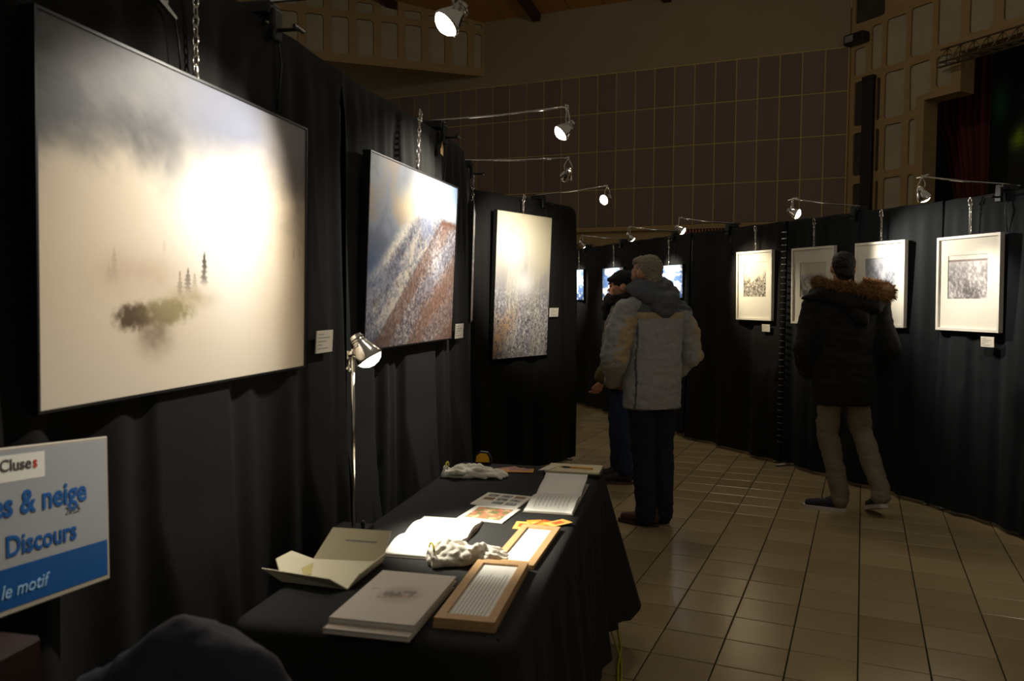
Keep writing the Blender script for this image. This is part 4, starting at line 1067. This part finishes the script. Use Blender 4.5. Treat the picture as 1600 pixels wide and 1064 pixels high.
def shoe(body, heel, yaw, m_up, m_sole, L=.28, pitch=0, sole_h=.022, ankle=.052, name='shoe'):
    Ms = Matrix.Translation(heel) @ Matrix.Rotation(yaw, 4, 'Z') @ Matrix.Rotation(pitch, 4, 'X')
    def out(k, z):
        P = []
        for q in range(20):
            w = 2 * math.pi * q / 20; yy = L * (.5 - .5 * math.cos(w)) ; sgn = 1 if w < math.pi else -1
            t = yy / L; wd = .036 + .014 * math.sin(t * math.pi * .9 + .2) ; P.append((sgn * wd * k * math.sin(min(w, 2 * math.pi - w)) ** .45, yy * (.96 if k < 1 else 1) , z))
        return P
    g = G()
    a = out(1.04, .0); b = out(1.04, sole_h)
    g.add(a + b, [tuple(range(19, -1, -1)), tuple(range(20, 40))] + [(i, (i + 1) % 20, 20 + (i + 1) % 20, 20 + i) for i in range(20)], 0, Ms)
    g2 = G(); g2.limb([(0, .035, sole_h + .03, .038), (0, .10, sole_h + .028, .040), (0, .17, sole_h + .018, .036), (0, L - .045, sole_h + .010, .032)])
    g2.limb([(0, .05, sole_h + .03, .04), (0, .045, sole_h + .075, .040)]); g2.limb([(0, .05, .08, .042), (0, .11, .062, .034)])
    me = remesh(g2, .006, 5)
    co = np.empty(len(me.vertices) * 3); me.vertices.foreach_get('co', co); co = co.reshape(-1, 3); co[:, 2] = np.maximum(co[:, 2], sole_h - .002); me.vertices.foreach_set('co', co.ravel())
    me.transform(Ms)
    sh = put(name, me, m_up, body, True)
    g.build('sole', m_sole, sh)
    g = G()
    for q in range(4): g.tube([tuple(Ms @ Vector((-.018, .10 + .022 * q, sole_h + .064 - .006 * q))), tuple(Ms @ Vector((0, .105 + .022 * q, sole_h + .070 - .006 * q))), tuple(Ms @ Vector((.018, .10 + .022 * q, sole_h + .064 - .006 * q)))], .003, 5)
    g.build('laces', m_sole, sh, True)
def paint_faces(me, fn):
    n = len(me.polygons); c = np.empty(n * 3); me.polygons.foreach_get('center', c); c = c.reshape(-1, 3)
    nn = np.empty(n * 3); me.polygons.foreach_get('normal', nn); nn = nn.reshape(-1, 3)
    me.polygons.foreach_set('material_index', fn(c, nn).astype(np.int32)); me.update()
def person(name_label, loc, rotz, shells, skinm=M_SKIN):
    me = remesh(shells, .0085, 3)
    o = put('person', me, skinm, None, True); o.location = loc; o.rotation_euler = (0, 0, rotz)
    return tag(o, name_label, 'person')

# ---- 1: grey-haired man in a grey winter jacket, seen from behind
g = G()
HY = R(22)
Mh1 = head_shells(g, (-.035, .035, 1.615), HY)
g.limb([(0, .0, 1.36, .06), (-.03, .02, 1.55, .055)])
g.loft([(0, 0, .86, .16, .11), (0, 0, 1.0, .15, .105), (0, 0, 1.2, .17, .11), (0, 0, 1.38, .17, .095), (0, 0, 1.46, .08, .06)])
LEGS1 = {1: [(.085, -.01, .90, .080), (.088, .005, .50, .055), (.085, -.03, .10, .040)], -1: [(-.085, -.01, .90, .080), (-.070, -.01, .50, .055), (-.062, -.045, .10, .040)]}
for s in (1, -1): g.limb(LEGS1[s])
ARM1 = {1: [(.20, 0, 1.39, .05), (.285, -.02, 1.09, .042), (.19, .17, .93, .032)], -1: [(-.20, 0, 1.39, .05), (-.300, -.03, 1.09, .042), (-.19, .16, .93, .032)]}
for s in (1, -1):
    g.limb(ARM1[s]); hand_shells(g, ARM1[s][2][:3], (-s * .75, .55, -.15), (-s * .3, -.4, -.6), side=s)
P1 = person('grey-haired man in a grey jacket with a hood, standing with his back turned', (.900, 5.10, 0), R(24), g)
face_parts(P1, Mh1)
M_JG = mat('jacket_grey', (166, 166, 162), .8, var=.12, scale=5, bump=.12, bscale=90, sheen=.1)
M_JD = mat('jacket_slate', (92, 96, 104), .8, var=.15, scale=5, bump=.12, bscale=90)
M_JB = mat('jacket_beige', (186, 164, 124), .8, var=.1, scale=6)
g = G()
g.loft([(0, .0, .755, .196, .150), (0, .0, .80, .200, .156), (0, 0, .95, .200, .160), (0, 0, 1.10, .198, .162), (0, -.005, 1.25, .200, .158), (0, -.005, 1.36, .205, .145), (0, 0, 1.43, .165, .115), (0, .015, 1.50, .092, .088), (0, .02, 1.535, .082, .080)])
jk = remesh(g, .0072, 7, [(.010, 9, 9, 7, 1.5), (.006, 18, 18, 30, 4.2), (.003, 50, 50, 40, 9.0)])
def f1(c, n):
    x, y, z = c[:, 0], c[:, 1], c[:, 2]; m = np.zeros(len(c))
    m[z > 1.372] = 1
    m[(z > 1.336) & (z <= 1.372)] = 2
    m[(z < 1.336) & (np.abs(x + .172) < .0045) & (y < 0)] = 1
    m[z < .765] = 1
    return m
paint_faces(jk, f1)
put('jacket', jk, [M_JG, M_JD, M_JB], P1, True)
for s_ in (1, -1):                               # sleeves, with a beige strip along the back of each
    a, b, c = ARM1[s_]; k_ = 1.10 if s_ < 0 else 1.0
    g = G()
    g.limb([(s_ * .155, -.005, 1.385, .080), (a[0] * 1.02, a[1], a[2] - .03, .084 * k_), ((a[0] + b[0]) / 2 + s_ * .012, -.022, 1.23, .084 * k_), (b[0], b[1], b[2], .082 * k_), ((b[0] + c[0]) / 2, (b[1] + c[1]) / 2, (b[2] + c[2]) / 2 - .01, .074), (c[0] * 1.05, c[1] - .02, c[2], .058)])
    sl = remesh(g, .0065, 5, [(.012, 10, 10, 12, 1.5 + s_), (.009, 16, 16, 34, 4.2 + s_), (.004, 50, 50, 40, 9.0)])
    def f2(c, n, s_=s_):
        m = np.zeros(len(c)); dx, dy = (.10, -.995) if s_ < 0 else (.62, -.78)
        m[(c[:, 2] > 1.385)] = 1 if s_ > 0 else 0
        m[(n[:, 0] * dx + n[:, 1] * dy > .86) & (c[:, 2] < 1.345) & (s_ * c[:, 0] > .16)] = 2
        return m
    paint_faces(sl, f2)
    put('sleeve', sl, [M_JG, M_JD, M_JB], P1, True)
g = G()                                          # hood lying folded on the back
g.limb([(-.135, .05, 1.525, .036), (-.120, -.04, 1.50, .046), (-.06, -.105, 1.455, .060), (0, -.125, 1.43, .066), (.06, -.105, 1.455, .060), (.120, -.04, 1.50, .046), (.135, .05, 1.525, .036)])
g.limb([(-.10, .03, 1.565, .030), (-.085, -.045, 1.545, .034), (0, -.085, 1.52, .040), (.085, -.045, 1.545, .034), (.10, .03, 1.565, .030)])
g.limb([(-.05, -.12, 1.40, .045), (0, -.135, 1.375, .045), (.05, -.12, 1.40, .045)])
put('hood', remesh(g, .009, 6, [(.012, 14, 14, 22, 3.3), (.005, 40, 40, 50, 6.6)]), M_JD, P1, True)
g = G()
g.loft([(0, 0, .80, .165, .12), (0, 0, .90, .170, .125), (0, 0, .97, .16, .115)])
for s in (1, -1):
    L3 = LEGS1[s]; g.limb([(s * .082, L3[0][1], .86, .096), (L3[1][0], L3[1][1], .50, .080), (L3[2][0], L3[2][1], .13, .068), (L3[2][0], L3[2][1] + .005, .065, .066)])
put('trousers', remesh(g, .010, 5, [(.009, 12, 12, 14, 2.7), (.005, 30, 30, 40, 5.0)]), mat('navy_trousers', (30, 33, 46), .85, var=.2, scale=6), P1, True)
M_BSH = mat('brown_leather', (84, 56, 38), .5, var=.15, scale=10); M_BSO = mat('brown_sole', (60, 42, 30), .7)
shoe(P1, (.012, -.085, 0), R(34), M_BSH, M_BSO); shoe(P1, (.10, -.05, 0), R(4), M_BSH, M_BSO)
g = G(); Mh = Mh1
g.ball((0, -.026, .034), (.079, .094, .090), 18, 12, 0, Mh); g.ball((0, -.062, -.020), (.066, .050, .060), 14, 10, 0, Mh); g.ball((0, .030, .075), (.062, .062, .040), 14, 10, 0, Mh)
put('hair', remesh(g, .007, 2, [(.007, 60, 60, 60, 1.0), (.004, 130, 130, 130, 3.0)]), mat('grey_hair', (150, 140, 120), .8, var=.3, scale=60, bump=.5, bscale=200), P1, True)

# ---- 2: person in a dark cap, in profile facing left, beyond the first
g = G()
Mh2 = head_shells(g, (0, .015, 1.485), R(4), .95)
g.limb([(0, 0, 1.26, .05), (0, .02, 1.42, .048)])
g.loft([(0, 0, .80, .15, .11), (0, 0, .95, .13, .10), (0, 0, 1.1, .145, .105), (0, 0, 1.28, .155, .09), (0, 0, 1.34, .07, .05)])
LEGS2 = {1: [(.078, -.01, .82, .075), (.078, .03, .47, .052), (.078, .02, .09, .037)], -1: [(-.078, 0, .82, .075), (-.078, .0, .47, .052), (-.078, -.03, .09, .037)]}
for s in (1, -1): g.limb(LEGS2[s])
ARM2 = {1: [(.18, 0, 1.27, .045), (.235, -.04, 1.02, .038), (.20, .08, .83, .030)], -1: [(-.18, 0, 1.27, .045), (-.235, .04, 1.02, .038), (-.21, .155, .80, .030)]}
for s in (1, -1):
    g.limb(ARM2[s]); hand_shells(g, ARM2[s][2][:3], (0, .35, -1), (-s * .5, .6, .2), .92, side=s)
P2 = person('person in a dark knitted cap and olive sleeves, in profile beyond the man', (.875, 6.30, 0), R(84), g)
face_parts(P2, Mh2)
P2.scale = (1.04, 1.04, 1.045)
g = G()
g.loft([(0, 0, .72, .185, .140), (0, 0, .85, .190, .145), (0, 0, 1.05, .185, .155), (0, 0, 1.22, .195, .140), (0, 0, 1.30, .150, .105), (0, .01, 1.37, .08, .075)])
for s in (1, -1):
    a, b, c = ARM2[s]; g.limb([(s * .15, 0, 1.265, .076), (a[0], a[1], a[2] - .01, .078), (b[0], b[1], b[2], .070), ((b[0] + c[0]) / 2, (b[1] + c[1]) / 2, (b[2] + c[2]) / 2, .064), (c[0], c[1], c[2] + .02, .056)])
ck = remesh(g, .010, 6, [(.010, 9, 9, 10, 7.5), (.008, 16, 16, 38, 2.2)])
paint_faces(ck, lambda c, n: (((np.abs(c[:, 0]) > .165) & (c[:, 2] < .99)) | (c[:, 2] < .82)).astype(int))
put('coat', ck, [mat('coat_grey_mauve', (122, 116, 114), .8, var=.12, scale=5), mat('coat_olive', (96, 92, 42), .8, var=.25, scale=10)], P2, True)
g = G()
for s in (1, -1):
    q = LEGS2[s]; g.limb([(s * .076, q[0][1], .80, .088), (q[1][0], q[1][1], .47, .070), (q[2][0], q[2][1], .10, .060)])
put('jeans', remesh(g, .010, 5, [(.008, 12, 12, 16, 1.7)]), mat('blue_denim', (38, 52, 80), .85, var=.2, scale=8), P2, True)
M_DKS = mat('dark_shoe', (52, 42, 34), .6); M_DKO = mat('shoe_sole_dark', (84, 66, 46), .7)
shoe(P2, (.078, -.04, 0), R(3), M_DKS, M_DKO, .25); shoe(P2, (-.078, -.09, 0), R(-4), M_DKS, M_DKO, .25)
g = G(); Mh = Mh2
g.ball((0, -.016, .045), (.084, .104, .084), 18, 12, 0, Mh); g.ball((0, -.065, -.010), (.074, .052, .075), 14, 10, 0, Mh); g.ball((0, .06, .052), (.062, .050, .026), 14, 10, 0, Mh)
M_KNIT = mat('black_knit', (22, 21, 24), .95, var=.2, scale=50, bump=.4, bscale=180)
put('cap', remesh(g, .007, 3, [(.004, 50, 50, 90, 3.0)]), M_KNIT, P2, True)
g = G(); g.tube([(.085 * math.cos(w), .02 + .085 * math.sin(w), 1.395 + .012 * math.sin(2 * w)) for w in np.linspace(0, 2 * math.pi, 17)[:-1]], .036, 10, closed=True)
g.limb([(.0, .11, 1.39, .036), (-.02, .13, 1.32, .034), (-.03, .13, 1.24, .026)])
put('scarf', remesh(g, .008, 4, [(.012, 20, 20, 34, 5.0)]), M_KNIT, P2, True)

# ---- 3: person in a black parka with a fur-trimmed hood, stepping left
g = G()
Mh3 = head_shells(g, (-.02, .04, 1.675), R(6), 1.0)
g.limb([(-.01, 0, 1.42, .06), (-.02, .02, 1.60, .052)])
g.loft([(0, 0, .90, .155, .11), (0, 0, 1.05, .15, .10), (0, 0, 1.25, .17, .11), (0, 0, 1.42, .175, .095), (0, 0, 1.50, .08, .06)])
LEGS3 = {-1: [(-.085, .0, .92, .080), (-.095, .01, .52, .056), (-.012, -.045, .11, .042)], 1: [(.080, .0, .92, .080), (.125, .03, .56, .056), (.222, -.17, .19, .042)]}
for s in (1, -1): g.limb(LEGS3[s])
ARM3 = {1: [(.205, 0, 1.42, .05), (.270, -.05, 1.13, .042), (.20, .17, .93, .033)], -1: [(-.205, 0, 1.42, .05), (-.268, -.03, 1.12, .042), (-.21, .17, .92, .033)]}
for s in (1, -1):
    g.limb(ARM3[s]); hand_shells(g, ARM3[s][2][:3], (-s * .75, .5, -.2), (-s * .3, -.4, -.6), side=s)
P3 = person('person in a black parka with a fur-trimmed hood, stepping past framed pictures', (2.300, 5.50, 0), R(-14), g)
face_parts(P3, Mh3)
M_PARKA = mat('black_parka', (13, 13, 16), .75, var=.15, scale=6, bump=.1, bscale=80)
g = G()
g.loft([(0, 0, .735, .200, .150), (0, 0, .80, .208, .158), (0, 0, .95, .215, .165), (0, 0, 1.10, .212, .162), (0, 0, 1.28, .226, .160), (0, 0, 1.40, .222, .145), (0, 0, 1.47, .165, .115), (-.01, .015, 1.545, .090, .085)])
for s in (1, -1):
    a, b, c = ARM3[s]; g.limb([(s * .18, 0, 1.42, .082), (a[0], a[1], a[2] - .01, .086), (b[0], b[1], b[2], .080), ((b[0] + c[0]) / 2, (b[1] + c[1]) / 2, (b[2] + c[2]) / 2, .075), (c[0], c[1], c[2] + .02, .064)])
put('parka', remesh(g, .010, 5, [(.012, 9, 9, 8, 5.5), (.007, 16, 16, 30, 9.2)]), M_PARKA, P3, True)
g = G()
g.limb([(-.20, .03, 1.50, .05), (-.15, -.08, 1.50, .06), (0, -.14, 1.45, .075), (.15, -.12, 1.42, .07), (.23, .0, 1.46, .05)])
g.limb([(-.16, -.04, 1.50, .055), (-.235, -.05, 1.475, .034), (-.292, -.05, 1.466, .010)])
g.limb([(0, -.13, 1.42, .07), (.08, -.15, 1.33, .05)])
put('hood', remesh(g, .009, 5, [(.010, 14, 14, 20, 1.3)]), M_PARKA, P3, True)
path = [(-.150, .125, 1.585), (-.185, .05, 1.585), (-.170, -.045, 1.565), (-.08, -.125, 1.545), (.04, -.165, 1.525), (.16, -.150, 1.500), (.245, -.07, 1.495), (.262, .02, 1.525), (.205, .09, 1.560), (.125, .125, 1.585)]
rad = [.030, .036, .042, .045, .047, .050, .052, .050, .042, .032]
def catm(P, t):
    n = len(P) - 1; i = min(int(t * n), n - 1); f = t * n - i
    p0, p1, p2, p3 = (Vector(P[max(0, min(n, i + k))]) for k in (-1, 0, 1, 2))
    return .5 * (2 * p1 + (p2 - p0) * f + (2 * p0 - 5 * p1 + 4 * p2 - p3) * f * f + (3 * p1 - p0 - 3 * p2 + p3) * f ** 3)
P4 = [(*p, r) for p, r in zip(path, rad)]
def catm4(t): return catm([p[:3] for p in P4], t), float(np.interp(t, np.linspace(0, 1, len(rad)), rad))
g = G(); cs = [catm4(k / 40) for k in range(41)]
g.tube([c for c, r in cs], [r * .72 for c, r in cs], 12)
rs = random.Random(31)
for k in range(5200):
    t_ = rs.random(); c, r = catm4(t_); c2, _ = catm4(min(1, t_ + .01)); tn = (c2 - c).normalized() if (c2 - c).length > 1e-6 else Vector((1, 0, 0))
    a = tn.orthogonal().normalized(); b = tn.cross(a); w = rs.uniform(0, 6.283)
    d = (a * math.cos(w) + b * math.sin(w)); rt = c + d * r * .68; ln = r * rs.uniform(.45, .95)
    tip = rt + (d + tn * rs.uniform(-.5, .5) + Vector((rs.uniform(-.3, .3), rs.uniform(-.3, .3), rs.uniform(-.5, .1)))).normalized() * ln
    sd = d.cross(tn).normalized() * .0022; td = tn * .0022
    g.add([rt + sd, rt - sd * .5 + td, rt - sd * .5 - td, tip], [(0, 1, 3), (1, 2, 3), (2, 0, 3)], k % 2)
fur = g.build('fur_trim', [mat('fur_brown', (112, 80, 44), .8, var=.3, scale=30), mat('fur_gold', (156, 116, 64), .8, var=.3, scale=30)], P3, False)
fur['kind'] = 'stuff'
g = G(); g.loft([(0, 0, .84, .160, .12), (0, 0, .92, .165, .122), (0, 0, .98, .155, .112)])
for s in (1, -1):
    q = LEGS3[s]; g.limb([(s * .082, 0, .88, .094), (q[1][0], q[1][1], q[1][2], .076), (q[2][0], q[2][1], q[2][2] + .01, .064), (q[2][0], q[2][1] + (.0 if s < 0 else -.02), q[2][2] - .04, .062)])
put('trousers', remesh(g, .009, 4, [(.010, 11, 11, 14, 6.7), (.006, 26, 26, 48, 3.0)]), mat('khaki_trousers', (124, 112, 92), .85, var=.15, scale=7), P3, True)
M_SNK = mat('dark_sneaker', (34, 34, 42), .7, var=.2, scale=20); M_SNS = mat('pale_sole', (196, 184, 176), .6, var=.06)
shoe(P3, (.035, -.06, 0), R(80), M_SNK, M_SNS, .29, sole_h=.024, name='sneaker')
shoe(P3, (.238, -.245, .085), R(12), M_SNK, M_SNS, .285, R(-17), sole_h=.026, name='sneaker')
g = G(); Mh = Mh3
g.ball((0, -.018, .030), (.079, .098, .090), 18, 12, 0, Mh); g.ball((0, -.058, -.025), (.066, .050, .062), 14, 10, 0, Mh); g.ball((0, .035, .075), (.060, .062, .038), 14, 10, 0, Mh)
put('hair', remesh(g, .007, 2, [(.006, 60, 60, 60, 2.0), (.003, 130, 130, 130, 5.0)]), mat('dark_hair', (30, 22, 18), .7, var=.3, scale=60, bump=.4, bscale=200), P3, True)
